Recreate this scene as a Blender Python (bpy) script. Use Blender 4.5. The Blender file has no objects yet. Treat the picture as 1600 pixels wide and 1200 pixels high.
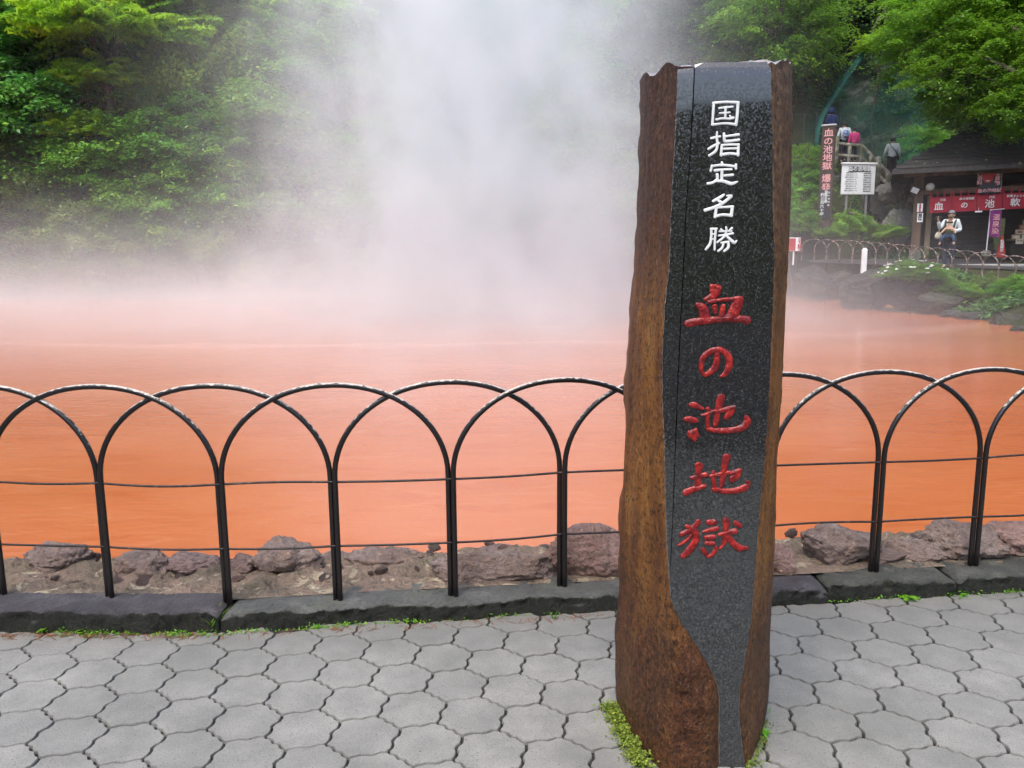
import bpy, math, random
import numpy as np
from mathutils import Vector, Matrix, noise as mnoise

# ------------------------------------------------------------------ camera, sky, sun, exposure
SC = bpy.context.scene
COL = SC.collection
F, TH, RO, EYE = 1202.0, math.radians(9.0), math.radians(0.45), 1.25
_f = Vector((0, math.cos(TH), -math.sin(TH))); _u0 = Vector((0, math.sin(TH), math.cos(TH))); _r0 = Vector((1, 0, 0))
_c, _s = math.cos(RO), math.sin(RO)
_r = _r0 * _c - _u0 * _s; _u = _r0 * _s + _u0 * _c
cam = bpy.data.cameras.new('camera'); camo = bpy.data.objects.new('camera', cam); COL.objects.link(camo)
M = Matrix.Identity(4)
for i in range(3):
    M[i][0], M[i][1], M[i][2] = _r[i], _u[i], -_f[i]
M[2][3] = EYE
camo.matrix_world = M
cam.sensor_width = 36.0; cam.lens = F / 1600 * 36.0; cam.clip_start = 0.05; cam.clip_end = 2000
SC.camera = camo

SUN_EL, SUN_AZ = math.radians(62), math.radians(205)      # azimuth clockwise from +Y: behind the camera, a little to the left
world = bpy.data.worlds.new('World'); SC.world = world; world.use_nodes = True
wn = world.node_tree; wn.nodes.clear()
sky = wn.nodes.new('ShaderNodeTexSky'); sky.sky_type = 'NISHITA'; sky.sun_disc = False
sky.sun_elevation = SUN_EL; sky.sun_rotation = SUN_AZ
sky.air_density = 1.0; sky.dust_density = 3.0; sky.ozone_density = 0.6
bg = wn.nodes.new('ShaderNodeBackground'); bg.inputs[1].default_value = 0.15
wo = wn.nodes.new('ShaderNodeOutputWorld')
wn.links.new(sky.outputs[0], bg.inputs[0]); wn.links.new(bg.outputs[0], wo.inputs[0])
sl = bpy.data.lights.new('sun', 'SUN'); sl.energy = 1.4; sl.angle = math.radians(35); sl.color = (1.0, 0.97, 0.93)
so = bpy.data.objects.new('sun', sl); COL.objects.link(so)
sd = Vector((math.sin(SUN_AZ) * math.cos(SUN_EL), math.cos(SUN_AZ) * math.cos(SUN_EL), math.sin(SUN_EL)))
so.rotation_euler = (-sd).to_track_quat('-Z', 'Y').to_euler(); so.location = (0, -10, 30)
SC.view_settings.view_transform = 'Standard'; SC.view_settings.look = 'None'; SC.view_settings.gamma = 1
SC.view_settings.exposure = 0.93
cy = SC.cycles
cy.use_denoising = True; cy.use_adaptive_sampling = True; cy.adaptive_threshold = 0.04
cy.max_bounces = 10; cy.diffuse_bounces = 4; cy.glossy_bounces = 4; cy.transmission_bounces = 4
cy.volume_bounces = 5; cy.transparent_max_bounces = 8; cy.volume_step_rate = 0.5; cy.volume_max_steps = 256

# ------------------------------------------------------------------ helpers
def ray(x, y):
    return _f + _r * ((x - 800) / F) + _u * ((600 - y) / F)
def W(x, y, Y):                                   # the point at distance Y in front of the viewer seen in direction (x, y)
    d = ray(x, y); return Vector((0, 0, EYE)) + d * (Y / d.y)
def G(x, y, z):                                   # the same on a level plane
    d = ray(x, y); return Vector((0, 0, EYE)) + d * ((z - EYE) / d.z)
def rnd(seed): return np.random.default_rng(seed)
def srgb(*c): return tuple(((v / 255) / 12.92 if v / 255 <= .04045 else ((v / 255 + .055) / 1.055) ** 2.4) for v in c)

def tag(o, label=None, cat=None, group=None, kind=None):
    if label: o['label'] = label
    if cat: o['category'] = cat
    if group: o['group'] = group
    if kind: o['kind'] = kind
    return o
def empty(name, loc=(0, 0, 0), rz=0.0):
    o = bpy.data.objects.new(name, None); COL.objects.link(o); o.location = loc; o.rotation_euler = (0, 0, rz)
    o.empty_display_size = .1
    return o
def mesh_obj(name, me, m=None, parent=None, smooth=False):
    o = bpy.data.objects.new(name, me); COL.objects.link(o)
    if m is not None:
        me.materials.clear(); me.materials.append(m)
    if smooth: me.polygons.foreach_set('use_smooth', [True] * len(me.polygons))
    if parent is not None: o.parent = parent
    return o
class MB:
    """collects shapes of one part"""
    def __init__(s): s.v = []; s.f = []
    def add(s, v, f):
        b = len(s.v); s.v += [tuple(p) for p in v]; s.f += [tuple(i + b for i in q) for q in f]; return s
    def box(s, c, d, rot=None, bev=0.0):
        c = Vector(c); hx, hy, hz = d[0] / 2, d[1] / 2, d[2] / 2
        b = min(bev, hx * .9, hy * .9, hz * .9)
        if b <= 0:
            P = [Vector((x * hx, y * hy, z * hz)) for x in (-1, 1) for y in (-1, 1) for z in (-1, 1)]
            fs = [(0, 1, 3, 2), (4, 6, 7, 5), (0, 4, 5, 1), (2, 3, 7, 6), (0, 2, 6, 4), (1, 5, 7, 3)]
        else:
            ring = lambda ex, ey: [(-ex, -ey), (ex, -ey), (ex, ey), (-ex, ey)]
            oct_ = lambda ex, ey, k: [(-ex + k, -ey), (ex - k, -ey), (ex, -ey + k), (ex, ey - k), (ex - k, ey), (-ex + k, ey), (-ex, ey - k), (-ex, -ey + k)]
            P = []
            for z, ins in ((-hz, b), (-hz + b, 0), (hz - b, 0), (hz, b)):
                P += [Vector((x, y, z)) for x, y in oct_(hx - ins, hy - ins, b if not ins else b * .5)]
            fs = [tuple(range(7, -1, -1)), tuple(range(24, 32))]
            for k in range(3):
                for i in range(8):
                    j = (i + 1) % 8; fs.append((k * 8 + i, k * 8 + j, k * 8 + 8 + j, k * 8 + 8 + i))
        if rot is not None: P = [rot @ p for p in P]
        return s.add([p + c for p in P], fs)
    def tube(s, pts, rad, n=8, caps=True, flat=1.0):
        pts = [Vector(p) for p in pts]
        if not hasattr(rad, '__len__'): rad = [rad] * len(pts)
        up = None; V = []
        for i, p in enumerate(pts):
            t = (pts[min(i + 1, len(pts) - 1)] - pts[max(i - 1, 0)])
            t = t.normalized() if t.length > 1e-9 else Vector((0, 0, 1))
            if up is None:
                a = Vector((0, 0, 1)) if abs(t.z) < .9 else Vector((0, 1, 0))
                up = (a - t * a.dot(t)).normalized()
            else:
                up = up - t * up.dot(t); up = up.normalized() if up.length > 1e-6 else t.orthogonal().normalized()
            sd = t.cross(up)
            for k in range(n):
                an = 2 * math.pi * k / n
                V.append(p + up * (math.cos(an) * rad[i] * flat) + sd * (math.sin(an) * rad[i]))
        fs = []
        for i in range(len(pts) - 1):
            for k in range(n):
                l = (k + 1) % n; fs.append((i * n + k, i * n + l, i * n + n + l, i * n + n + k))
        if caps:
            fs.append(tuple(range(n - 1, -1, -1))); b = (len(pts) - 1) * n; fs.append(tuple(range(b, b + n)))
        return s.add(V, fs)
    def lathe(s, prof, c=(0, 0, 0), n=16, rot=None):
        c = Vector(c); V = []
        for r, z in prof:
            for k in range(n):
                a = 2 * math.pi * k / n; p = Vector((math.cos(a) * r, math.sin(a) * r, z))
                V.append((rot @ p if rot is not None else p) + c)
        fs = []
        for i in range(len(prof) - 1):
            for k in range(n):
                l = (k + 1) % n; fs.append((i * n + k, i * n + l, i * n + n + l, i * n + n + k))
        fs.append(tuple(range(n - 1, -1, -1))); b = (len(prof) - 1) * n; fs.append(tuple(range(b, b + n)))
        return s.add(V, fs)
    def build(s, name, m, parent=None, smooth=False):
        me = bpy.data.meshes.new(name); me.from_pydata(s.v, [], s.f); me.update()
        return mesh_obj(name, me, m, parent, smooth)
def np_mesh(name, V, Fq, tint=None):
    """quads from arrays; TINT: one value per face corner group"""
    me = bpy.data.meshes.new(name); nv, nf = len(V), len(Fq); k = Fq.shape[1]
    me.vertices.add(nv); me.vertices.foreach_set('co', np.ascontiguousarray(V, dtype=np.float32).ravel())
    me.loops.add(nf * k); me.loops.foreach_set('vertex_index', np.ascontiguousarray(Fq, dtype=np.int32).ravel())
    me.polygons.add(nf); me.polygons.foreach_set('loop_start', np.arange(0, nf * k, k, dtype=np.int32))
    try: me.polygons.foreach_set('loop_total', np.full(nf, k, dtype=np.int32))
    except Exception: pass
    me.update(calc_edges=True)
    if tint is not None:
        a = me.attributes.new('tint', 'FLOAT', 'FACE'); a.data.foreach_set('value', np.ascontiguousarray(tint, dtype=np.float32))
    return me
def copy_tree(o, parent=None):
    c = o.copy(); COL.objects.link(c)
    if parent is not None: c.parent = parent
    for ch in [x for x in KIDS.get(o.name, [])]: copy_tree(ch, c)
    return c
KIDS = {}
def kids(o, *ch): KIDS[o.name] = list(ch)
def fbm(p, sc, oc=4):
    return mnoise.fractal(Vector(p) * sc, 1.0, 2.0, oc)

# ------------------------------------------------------------------ materials
class NT:
    def __init__(s, name):
        s.m = bpy.data.materials.new(name); s.m.use_nodes = True; s.t = s.m.node_tree; s.t.nodes.clear()
        s.out = s.n('ShaderNodeOutputMaterial')
    def n(s, ty, **kw):
        x = s.t.nodes.new(ty)
        for k, v in kw.items(): setattr(x, k, v)
        return x
    def put(s, sock, v):
        if isinstance(v, bpy.types.NodeSocket): s.t.links.new(v, sock)
        elif isinstance(v, (tuple, list)) and len(v) == 3 and sock.type == 'RGBA': sock.default_value = (*v, 1)
        else: sock.default_value = v
    def math(s, op, a, b=0.0, c=None, clamp=False):
        x = s.n('ShaderNodeMath', operation=op, use_clamp=clamp); s.put(x.inputs[0], a); s.put(x.inputs[1], b)
        if c is not None: s.put(x.inputs[2], c)
        return x.outputs[0]
    def mix(s, f, a, b, mode='MIX'):
        x = s.n('ShaderNodeMix', data_type='RGBA', blend_type=mode); s.put(x.inputs[0], f); s.put(x.inputs[6], a); s.put(x.inputs[7], b)
        return x.outputs[2]
    def coord(s, which='Object', stretch=None):
        c = s.n('ShaderNodeTexCoord').outputs[which] if which != 'Position' else s.n('ShaderNodeNewGeometry').outputs['Position']
        if stretch:
            mp = s.n('ShaderNodeMapping'); mp.inputs['Scale'].default_value = stretch; s.t.links.new(c, mp.inputs[0]); c = mp.outputs[0]
        return c
    def noise(s, co, scale, detail=4, rough=.55, dist=0.0):
        x = s.n('ShaderNodeTexNoise'); s.put(x.inputs['Vector'], co); s.put(x.inputs['Scale'], scale)
        x.inputs['Detail'].default_value = detail; x.inputs['Roughness'].default_value = rough; x.inputs['Distortion'].default_value = dist
        return x.outputs[0]
    def voro(s, co, scale, feature='F1', out='Distance'):
        x = s.n('ShaderNodeTexVoronoi', feature=feature); s.put(x.inputs['Vector'], co); s.put(x.inputs['Scale'], scale); return x.outputs[out]
    def ramp(s, f, stops):
        x = s.n('ShaderNodeValToRGB'); e = x.color_ramp.elements; s.put(x.inputs[0], f)
        while len(e) < len(stops): e.new(.5)
        for q, (p, c) in zip(e, stops): q.position = p; q.color = (*c, 1) if len(c) == 3 else c
        return x.outputs[0]
    def step(s, f, a, b):
        x = s.n('ShaderNodeMapRange', interpolation_type='SMOOTHSTEP'); s.put(x.inputs[0], f); x.inputs[1].default_value = a; x.inputs[2].default_value = b
        return x.outputs[0]
    def bump(s, h, strength=.5, dist=.01, prev=None):
        x = s.n('ShaderNodeBump'); s.put(x.inputs['Strength'], strength); x.inputs['Distance'].default_value = dist; s.put(x.inputs['Height'], h)
        if prev is not None: s.t.links.new(prev, x.inputs['Normal'])
        return x.outputs[0]
    def bsdf(s, col, rough=.6, spec=.5, normal=None, **kw):
        x = s.n('ShaderNodeBsdfPrincipled'); s.put(x.inputs['Base Color'], col); s.put(x.inputs['Roughness'], rough); s.put(x.inputs['Specular IOR Level'], spec)
        for k, v in kw.items(): s.put(x.inputs[k.replace('_', ' ')], v)
        if normal is not None: s.t.links.new(normal, x.inputs['Normal'])
        return x.outputs[0]
    def done(s, surf=None, vol=None):
        if surf is not None: s.t.links.new(surf, s.out.inputs['Surface'])
        if vol is not None: s.t.links.new(vol, s.out.inputs['Volume'])
        return s.m
def simple(name, stops, scale=8, rough=.6, spec=.4, bump=(30, .3, .004), stretch=None, detail=5, co='Object'):
    t = NT(name); c = t.coord(co, stretch); n = t.noise(c, scale, detail)
    col = t.ramp(n, stops) if len(stops) > 1 else t.mix(t.math('MULTIPLY', n, .25), stops[0][1], tuple(v * .6 for v in stops[0][1]))
    nm = t.bump(t.noise(c, bump[0], 4), bump[1], bump[2]) if bump else None
    return t.done(t.bsdf(col, rough, spec, nm))
def plain(name, c, rough=.6, spec=.4, scale=6): return simple(name, [(0, c)], scale, rough, spec, None)

# ------------------------------------------------------------------ setting: terrain
def sstep(a, b, v):
    t = np.clip((v - a) / (b - a), 0, 1); return t * t * (3 - 2 * t)
def shore_x(Y): return 8.6 + .2 * (Y - 13)
def bank_z(Y): return np.clip(.62 + (Y - 19.5) * .1, .45, 1.22)
_nz = rnd(5).random((64, 64))
def vnoise(x, y, s):
    x = np.asarray(x) * s; y = np.asarray(y) * s
    xi = np.floor(x).astype(int); yi = np.floor(y).astype(int); fx = x - xi; fy = y - yi; fx = fx * fx * (3 - 2 * fx); fy = fy * fy * (3 - 2 * fy)
    g = lambda a, b: _nz[a % 64, b % 64]
    return (g(xi, yi) * (1 - fx) + g(xi + 1, yi) * fx) * (1 - fy) + (g(xi, yi + 1) * (1 - fx) + g(xi + 1, yi + 1) * fx) * fy - .5
def height(x, y):
    x = np.asarray(x, float); y = np.asarray(y, float)
    bed = np.full(np.broadcast(x, y).shape, -.9)
    far = 33.0 + 1.2 * np.sin(x * .23) + .06 * np.maximum(0, -x - 14)
    d = y - far
    hl = np.where(d > 0, np.minimum(d * .95, 20 + (d - 21) * .2) + .25, -.9 + .95 * np.clip(d + 1.2, 0, 1.2))
    h = np.maximum(bed, hl)
    dx = x - shore_x(y)
    bz = bank_z(y)
    hr = -.9 + (bz + .9) * sstep(-1.2, 2.2, dx)
    toe = 25.3 + 6.2 * sstep(12.3, 14.2, x) + np.maximum(0, 11 - x) * .2
    up = y - toe
    slope = np.where(x < 13, .8, .95)
    hr = hr + np.where(up > 0, np.minimum(up, 6) * slope + np.maximum(up - 6, 0) * 1.9 * (up < 13) + np.where(up >= 13, 7 * 1.9 + (up - 13) * .3, 0), 0)
    h = np.where(y > 4.2, np.maximum(h, np.where(dx > -1.2, hr, -.9)), h)
    # left bank of the pool
    dl = -x - 31
    h = np.maximum(h, -.9 + np.clip(dl, 0, 30) * .7)
    # near side, under and behind the pavement
    near = np.where(y < 2.6, -.25, -.25 - .65 * sstep(2.6, 3.6, y))
    h = np.where(y < 4.2, np.maximum(near, h), h)
    back = np.clip((-y - 14) / 24.0, 0, 1) * 9.6
    h = h + np.where(y < -14, back, 0)
    amp = np.where((h > .3) & (y > 20), .5, .04) * np.where(dx > 1.5, np.where(up > 0, .8, .1), 1)
    return h + vnoise(x, y, .45) * amp * 1.4 + vnoise(x + 9, y + 3, 1.3) * amp * .6
def hz(x, y): return float(height(np.array([x]), np.array([y]))[0])

M_soil = None
def soil():
    t = NT('forest floor'); c = t.coord('Position')
    n = t.noise(c, 1.3, 6, .6); k = t.noise(c, 9, 5, .6)
    a = t.ramp(n, [(.3, (.018, .02, .008)), (.5, (.035, .036, .014)), (.7, (.05, .042, .025))])
    b = t.ramp(k, [(.35, (.015, .025, .006)), (.65, (.055, .075, .02))])
    col = t.mix(.5, a, b)
    return t.done(t.bsdf(col, .9, .2, t.bump(k, .8, .08)))
xs = np.unique(np.concatenate([np.linspace(-400, -45, 12), np.linspace(-45, 35, 200), np.linspace(35, 400, 12)]))
ys = np.unique(np.concatenate([np.linspace(-300, -45, 8), np.linspace(-45, 2, 40), np.linspace(2, 60, 150), np.linspace(60, 500, 10)]))
X, Yg = np.meshgrid(xs, ys); H = height(X, Yg)
V = np.stack([X, Yg, H], -1).reshape(-1, 3); nx = len(xs)
ii = (np.arange(len(ys) - 1)[:, None] * nx + np.arange(nx - 1)[None]).ravel()
Q = np.stack([ii, ii + 1, ii + nx + 1, ii + nx], -1)
terrain = mesh_obj('terrain', np_mesh('terrain', V, Q), soil(), smooth=True); tag(terrain, kind='structure')

# ------------------------------------------------------------------ water
def water_mat():
    t = NT('red hot spring water'); c = t.coord('Position')
    sx = t.n('ShaderNodeSeparateXYZ'); t.put(sx.inputs[0], c)
    n1 = t.noise(t.coord('Position', (.35, .8, 1)), .6, 4, .55); n2 = t.noise(t.coord('Position', (1, 3, 1)), 1.3, 5, .6, .6)
    col = t.ramp(n1, [(.3, (.42, .112, .034)), (.5, (.48, .140, .050)), (.7, (.51, .168, .070))])
    col = t.mix(t.math('MULTIPLY', t.step(n2, .50, .72), .55), col, (.40, .088, .024))
    n3 = t.noise(t.coord('Position', (.5, 1.6, 1)), 3.2, 5, .65, 1.2); col = t.mix(t.math('MULTIPLY', t.step(n3, .55, .7), .25), col, (.60, .24, .12))
    # thin paler line wandering across the pool
    xx = t.math('ADD', sx.outputs[0], 2.5)
    yc = t.math('ADD', t.math('MULTIPLY', t.math('MULTIPLY', xx, xx), .02), 12.2)
    dd = t.math('ADD', t.math('SUBTRACT', sx.outputs[1], yc), t.math('MULTIPLY', t.math('SUBTRACT', t.noise(c, .35, 4), .5), 2.6))
    line = t.math('MULTIPLY', t.step(t.math('ABSOLUTE', dd), .55, .05), .45)
    col = t.mix(line, col, (.66, .30, .20))
    spk = t.math('MULTIPLY', t.step(t.noise(t.coord('Position', (3, 9, 1)), 2.2, 2, .5, 1.0), .74, .79), .5)
    col = t.mix(spk, col, (.36, .10, .04))
    nm = t.bump(t.noise(t.coord('Position', (2, 5, 1)), 2.2, 4, .6), .10, .05)
    return t.done(t.bsdf(col, .14, .5, nm))
wx = np.linspace(-45, 22, 60); wy = np.linspace(2.85, 38, 60)
X, Yg = np.meshgrid(wx, wy); V = np.stack([X, Yg, np.full_like(X, -.05)], -1).reshape(-1, 3)
ii = (np.arange(59)[:, None] * 60 + np.arange(59)[None]).ravel()
water = mesh_obj('water', np_mesh('water', V, np.stack([ii, ii + 1, ii + 61, ii + 60], -1)), water_mat()); tag(water, kind='structure')

# ------------------------------------------------------------------ pavement of wavy hexagonal pavers
P0 = [np.array(p) for p in ((-1.163, 2.095), (-1.066, 2.119), (-.992, 2.059), (-1.012, 1.961), (-1.106, 1.932), (-1.182, 1.994))]
cen = sum(P0) / 6; TA = np.array((-.0555, .1605)); TB = np.array((.115, .126))
def edge_pts(a, b, kind):
    d = b - a; L = np.hypot(*d); d /= L; n = np.array((-d[1], d[0])); out = []
    prof = {0: [(0, 0), (.12, .0022), (.3, .0045), (.42, .001), (.55, -.004), (.7, -.0015), (.84, .003)],
            1: [(0, 0), (.1, -.0022), (.18, .001), (.24, .0036), (.32, .001), (.40, -.0018), (.48, -.0036), (.55, 0), (.62, .0034), (.7, .001), (.78, -.0014), (.88, -.0024)],
            2: [(0, 0), (.14, .004), (.3, .005), (.42, -.002), (.56, -.0045), (.68, .003), (.84, .0045)]}[kind]
    for s, o in prof: out.append(a + d * (s * L) + n * o)
    return out
# six corners made exactly translational
q1, q2 = P0[0], P0[1]; q3 = q1 - TA + TB
C6 = [q1, q2, q3, q2 - TA, q1 - TA, q3 - TB]
E1 = edge_pts(C6[0], C6[1], 0) + [C6[1]]; E2 = edge_pts(C6[1], C6[2], 1) + [C6[2]]; E3 = edge_pts(C6[2], C6[3], 2) + [C6[3]]
TC = TB - TA
loop = E1[:-1] + E2[:-1] + E3[:-1] + [p - TA for p in E1[::-1]][:-1] + [p - TB for p in E2[::-1]][:-1] + [p - TC for p in E3[::-1]][:-1]
loop = np.array(loop)[::-1]; lc = loop.mean(0); rel = loop - lc
def kerb_y(x): return np.interp(x, [-6, -1.55, -.99, -.55, .36, 1.05, 1.91, 6], [2.56, 2.495, 2.478, 2.535, 2.62, 2.66, 2.755, 3.3])
def paver_mat():
    t = NT('concrete paver'); c = t.coord('Object')
    at = t.n('ShaderNodeAttribute', attribute_name='tint').outputs['Fac']
    n = t.noise(c, 9, 5, .65); g = t.noise(c, 190, 3, .85); st = t.noise(c, 1.6, 5, .6); sp_y = t.n('ShaderNodeSeparateXYZ'); t.put(sp_y.inputs[0], c)
    col = t.ramp(n, [(.3, (.20, .196, .178)), (.7, (.295, .286, .258))])
    col = t.mix(t.math('MULTIPLY', t.step(g, .52, .66), .6), col, (.075, .075, .072))
    col = t.mix(t.math('MULTIPLY', t.step(g, .42, .30), .35), col, (.36, .355, .34))
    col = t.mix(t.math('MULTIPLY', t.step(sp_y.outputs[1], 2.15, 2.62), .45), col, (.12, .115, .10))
    col = t.mix(t.math('MULTIPLY', t.step(t.noise(c, 120, 2, .5), .70, .73), .8), col, (.035, .032, .028))
    col = t.mix(t.math('MULTIPLY', t.step(at, .2, 1.0), .16), col, (.11, .112, .11))
    col = t.mix(t.math('MULTIPLY', t.step(st, .48, .64), .4), col, (.13, .132, .118))
    return t.done(t.bsdf(col, .72, .4, t.bump(g, .6, .003)))
def joint_mat():
    t = NT('paver joint'); c = t.coord('Object'); n = t.noise(c, 14, 5, .6); g = t.noise(c, 300, 2)
    col = t.ramp(n, [(.35, (.022, .022, .02)), (.55, (.036, .034, .03)), (.72, (.05, .056, .034))])
    return t.done(t.bsdf(col, .9, .3, t.bump(g, .6, .002)))
pv, pf, pt = [], [], []
R_ = random.Random(3)
nL = len(loop)
for i in range(-40, 60):
    for j in range(-40, 60):
        c = lc + TA * i + TB * j
        if not (-3.3 < c[0] < 3.6 and -1.0 < c[1] < kerb_y(c[0]) + .06): continue
        b = len(pv); dz = R_.uniform(-.0012, .0012); tx, ty = R_.uniform(-.006, .006), R_.uniform(-.006, .006)
        for s, z in ((.940, 0.0), (.955, -.003), (.959, -.013)):
            for p in rel: pv.append((c[0] + p[0] * s, c[1] + p[1] * s, z + dz + p[0] * tx + p[1] * ty))
        pf.append(tuple(range(b, b + nL)))
        for k in range(2):
            for q in range(nL):
                w = (q + 1) % nL; pf.append((b + k * nL + q, b + k * nL + nL + q, b + k * nL + nL + w, b + k * nL + w))
        pt += [R_.random()] * (1 + 2 * nL)
me = bpy.data.meshes.new('pavement'); me.from_pydata(pv, [], pf); me.update()
if me.polygons[0].normal.z < 0: me.flip_normals()
a = me.attributes.new('tint', 'FLOAT', 'FACE'); a.data.foreach_set('value', pt)
tag(mesh_obj('pavement', me, paver_mat()), kind='structure')
gx = np.linspace(-14, 14, 57); mbj = MB(); vv = []
for x in gx: vv += [(x, -14, -.011), (x, float(kerb_y(x)) + .05, -.011)]
mbj.add(vv, [(2 * i, 2 * i + 2, 2 * i + 3, 2 * i + 1) for i in range(56)])
tag(mbj.build('path', joint_mat()), kind='structure')

# ------------------------------------------------------------------ kerb stones
def kerb_mat(name, top, patch, lichen):
    t = NT(name); c = t.coord('Position'); n = t.noise(c, 11, 6, .65); k = t.noise(c, 85, 5, .8); m = t.noise(c, 5, 5, .6)
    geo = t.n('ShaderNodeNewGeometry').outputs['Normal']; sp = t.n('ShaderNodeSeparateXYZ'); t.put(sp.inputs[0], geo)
    col = t.ramp(n, [(.3, tuple(v * .7 for v in top)), (.52, top), (.72, patch)])
    col = t.mix(t.math('MULTIPLY', t.step(m, .55, .68), .6), col, lichen)
    col = t.mix(t.math('MULTIPLY', t.step(k, .52, .62), .75), col, tuple(v * .35 for v in top))
    moss = t.mix(t.step(k, .45, .6), (.007, .008, .005), (.022, .025, .012))      # wet algae on the riser, with its shade painted into the colour
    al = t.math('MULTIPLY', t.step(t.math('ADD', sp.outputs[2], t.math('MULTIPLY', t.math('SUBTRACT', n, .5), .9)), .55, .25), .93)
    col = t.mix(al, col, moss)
    return t.done(t.bsdf(col, .48, .5, t.bump(k, 1.0, .022)))
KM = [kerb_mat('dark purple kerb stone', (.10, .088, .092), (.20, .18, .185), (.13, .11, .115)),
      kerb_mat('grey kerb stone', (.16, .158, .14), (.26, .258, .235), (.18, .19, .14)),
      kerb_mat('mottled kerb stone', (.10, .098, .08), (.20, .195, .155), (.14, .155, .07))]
KH = .07
def kerb_stone(x0, x1, h, back, mi, label, seed, dy=0.0):
    n = max(8, int((x1 - x0) / .012)); V = []; prof = 13
    for i in range(n + 1):
        x = x0 + (x1 - x0) * i / n; yf = float(kerb_y(x)) + dy
        e = min(i, n - i) / 3.0; rd = 1.0 if e >= 1 else .72 + .28 * math.sin(e * math.pi / 2)
        wob = fbm((x * 1.0, seed, 0), 3.0) * .016 + fbm((x, seed, 5), 17.0, 3) * .007
        sec = [(0.004, -.02), (-.002, h * .25), (.0, h * .5), (.002, h * .75), (.001, h * .94), (.007, h * .995), (.03, h + .003), (.06, h + .004), (.09, h + .003), (.12, h + .002), (back - .02, h), (back, h - .012), (back + .01, -.05)]
        for k, (py, pz) in enumerate(sec):
            d = (.014 * fbm((x, py + seed, pz * 2), 14.0) + .008 * fbm((x, py + seed, pz * 2), 55.0, 3)) * (1.0 if 0 < k < 6 else .45)
            V.append((x, yf + py + wob * (1 if k < 6 else .4) + (d if k < 6 else 0), pz * (rd if k > 2 else 1) + (d * .7 if 3 < k < 12 else 0)))
    fs = []
    for i in range(n):
        for k in range(prof - 1):
            fs.append((i * prof + k, (i + 1) * prof + k, (i + 1) * prof + k + 1, i * prof + k + 1))
    fs.append(tuple(range(prof))); b = n * prof; fs.append(tuple(range(b + prof - 1, b - 1, -1)))
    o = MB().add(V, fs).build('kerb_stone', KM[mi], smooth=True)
    for p in o.data.polygons[-2:]: p.use_smooth = False
    tag(o, label, 'kerb stone', 'kerb stones along the pond fence')
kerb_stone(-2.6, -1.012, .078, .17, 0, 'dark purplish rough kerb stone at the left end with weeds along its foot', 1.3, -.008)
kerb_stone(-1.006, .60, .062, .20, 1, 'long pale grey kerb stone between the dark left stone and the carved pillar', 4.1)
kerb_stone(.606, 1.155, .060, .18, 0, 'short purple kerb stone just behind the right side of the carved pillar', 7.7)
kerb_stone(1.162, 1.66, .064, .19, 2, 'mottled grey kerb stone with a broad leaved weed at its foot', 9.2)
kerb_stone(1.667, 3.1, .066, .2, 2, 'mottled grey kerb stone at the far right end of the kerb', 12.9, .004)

# ------------------------------------------------------------------ rubble bed between kerb and water
def rubble_mat():
    t = NT('mineral crusted rubble'); c = t.coord('Position'); n = t.noise(c, 7, 6, .65); k = t.noise(c, 45, 5, .7); v = t.voro(c, 38)
    col = t.ramp(n, [(.28, (.12, .095, .065)), (.45, (.25, .19, .135)), (.56, (.32, .225, .165)), (.72, (.38, .26, .20))])
    col = t.mix(t.math('MULTIPLY', t.step(t.noise(c, 10, 5, .65, .8), .54, .62), .85), col, (.60, .50, .34))
    col = t.mix(t.math('MULTIPLY', t.step(k, .56, .64), .55), col, (.09, .10, .05))
    return t.done(t.bsdf(col, .7, .3, t.bump(t.math('ADD', k, t.math('MULTIPLY', v, .5)), 1.0, .04)))
n1, n2 = 320, 34; V = []
for i in range(n1 + 1):
    x = -3.0 + 6.6 * i / n1; y0 = float(kerb_y(x)) + .12
    for j in range(n2 + 1):
        s = j / n2; y = y0 + s * .62
        z = .066 - .004 * s - .30 * max(0, s - .55) ** 1.2 + .030 * fbm((x, y, 2), 8, 5) * min(1, s * 5) + .016 * fbm((x, y, 7), 30, 4) * min(1, s * 5)
        V.append((x, y, z))
fs = [(i * (n2 + 1) + j, (i + 1) * (n2 + 1) + j, (i + 1) * (n2 + 1) + j + 1, i * (n2 + 1) + j + 1) for i in range(n1) for j in range(n2)]
tag(MB().add(V, fs).build('rubble_bed', rubble_mat(), smooth=True), kind='structure')

# ------------------------------------------------------------------ rocks
def rock_mat(name, cols, wet=.55, lichen=None):
    t = NT(name); c = t.coord('Object'); oi = t.n('ShaderNodeObjectInfo').outputs['Random']
    p = t.n('ShaderNodeVectorMath', operation='ADD'); t.put(p.inputs[0], c); cb = t.n('ShaderNodeCombineXYZ'); t.put(cb.inputs[0], t.math('MULTIPLY', oi, 30)); t.t.links.new(cb.outputs[0], p.inputs[1]); c = p.outputs[0]
    n = t.noise(c, 6, 6, .65); k = t.noise(c, 40, 5, .7); v = t.noise(c, 15, 4, .6, 1.5)
    col = t.ramp(n, [(.3, cols[0]), (.5, cols[1]), (.7, cols[2])])
    col = t.mix(t.math('MULTIPLY', t.step(v, .54, .66), .6), col, cols[3])
    col = t.mix(t.math('MULTIPLY', t.step(k, .55, .64), .55), col, tuple(q * .4 for q in cols[0]))
    col = t.mix(t.math('MULTIPLY', t.step(k, .42, .34), .5), col, tuple(min(.6, q * 1.5) for q in cols[2]))
    if lichen: col = t.mix(t.math('MULTIPLY', t.step(t.noise(c, 2.2, 5, .6), .52, .62), .8), col, lichen)
    return t.done(t.bsdf(col, wet, .45, t.bump(t.math('ADD', k, v), 1.0, .03)))
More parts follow.
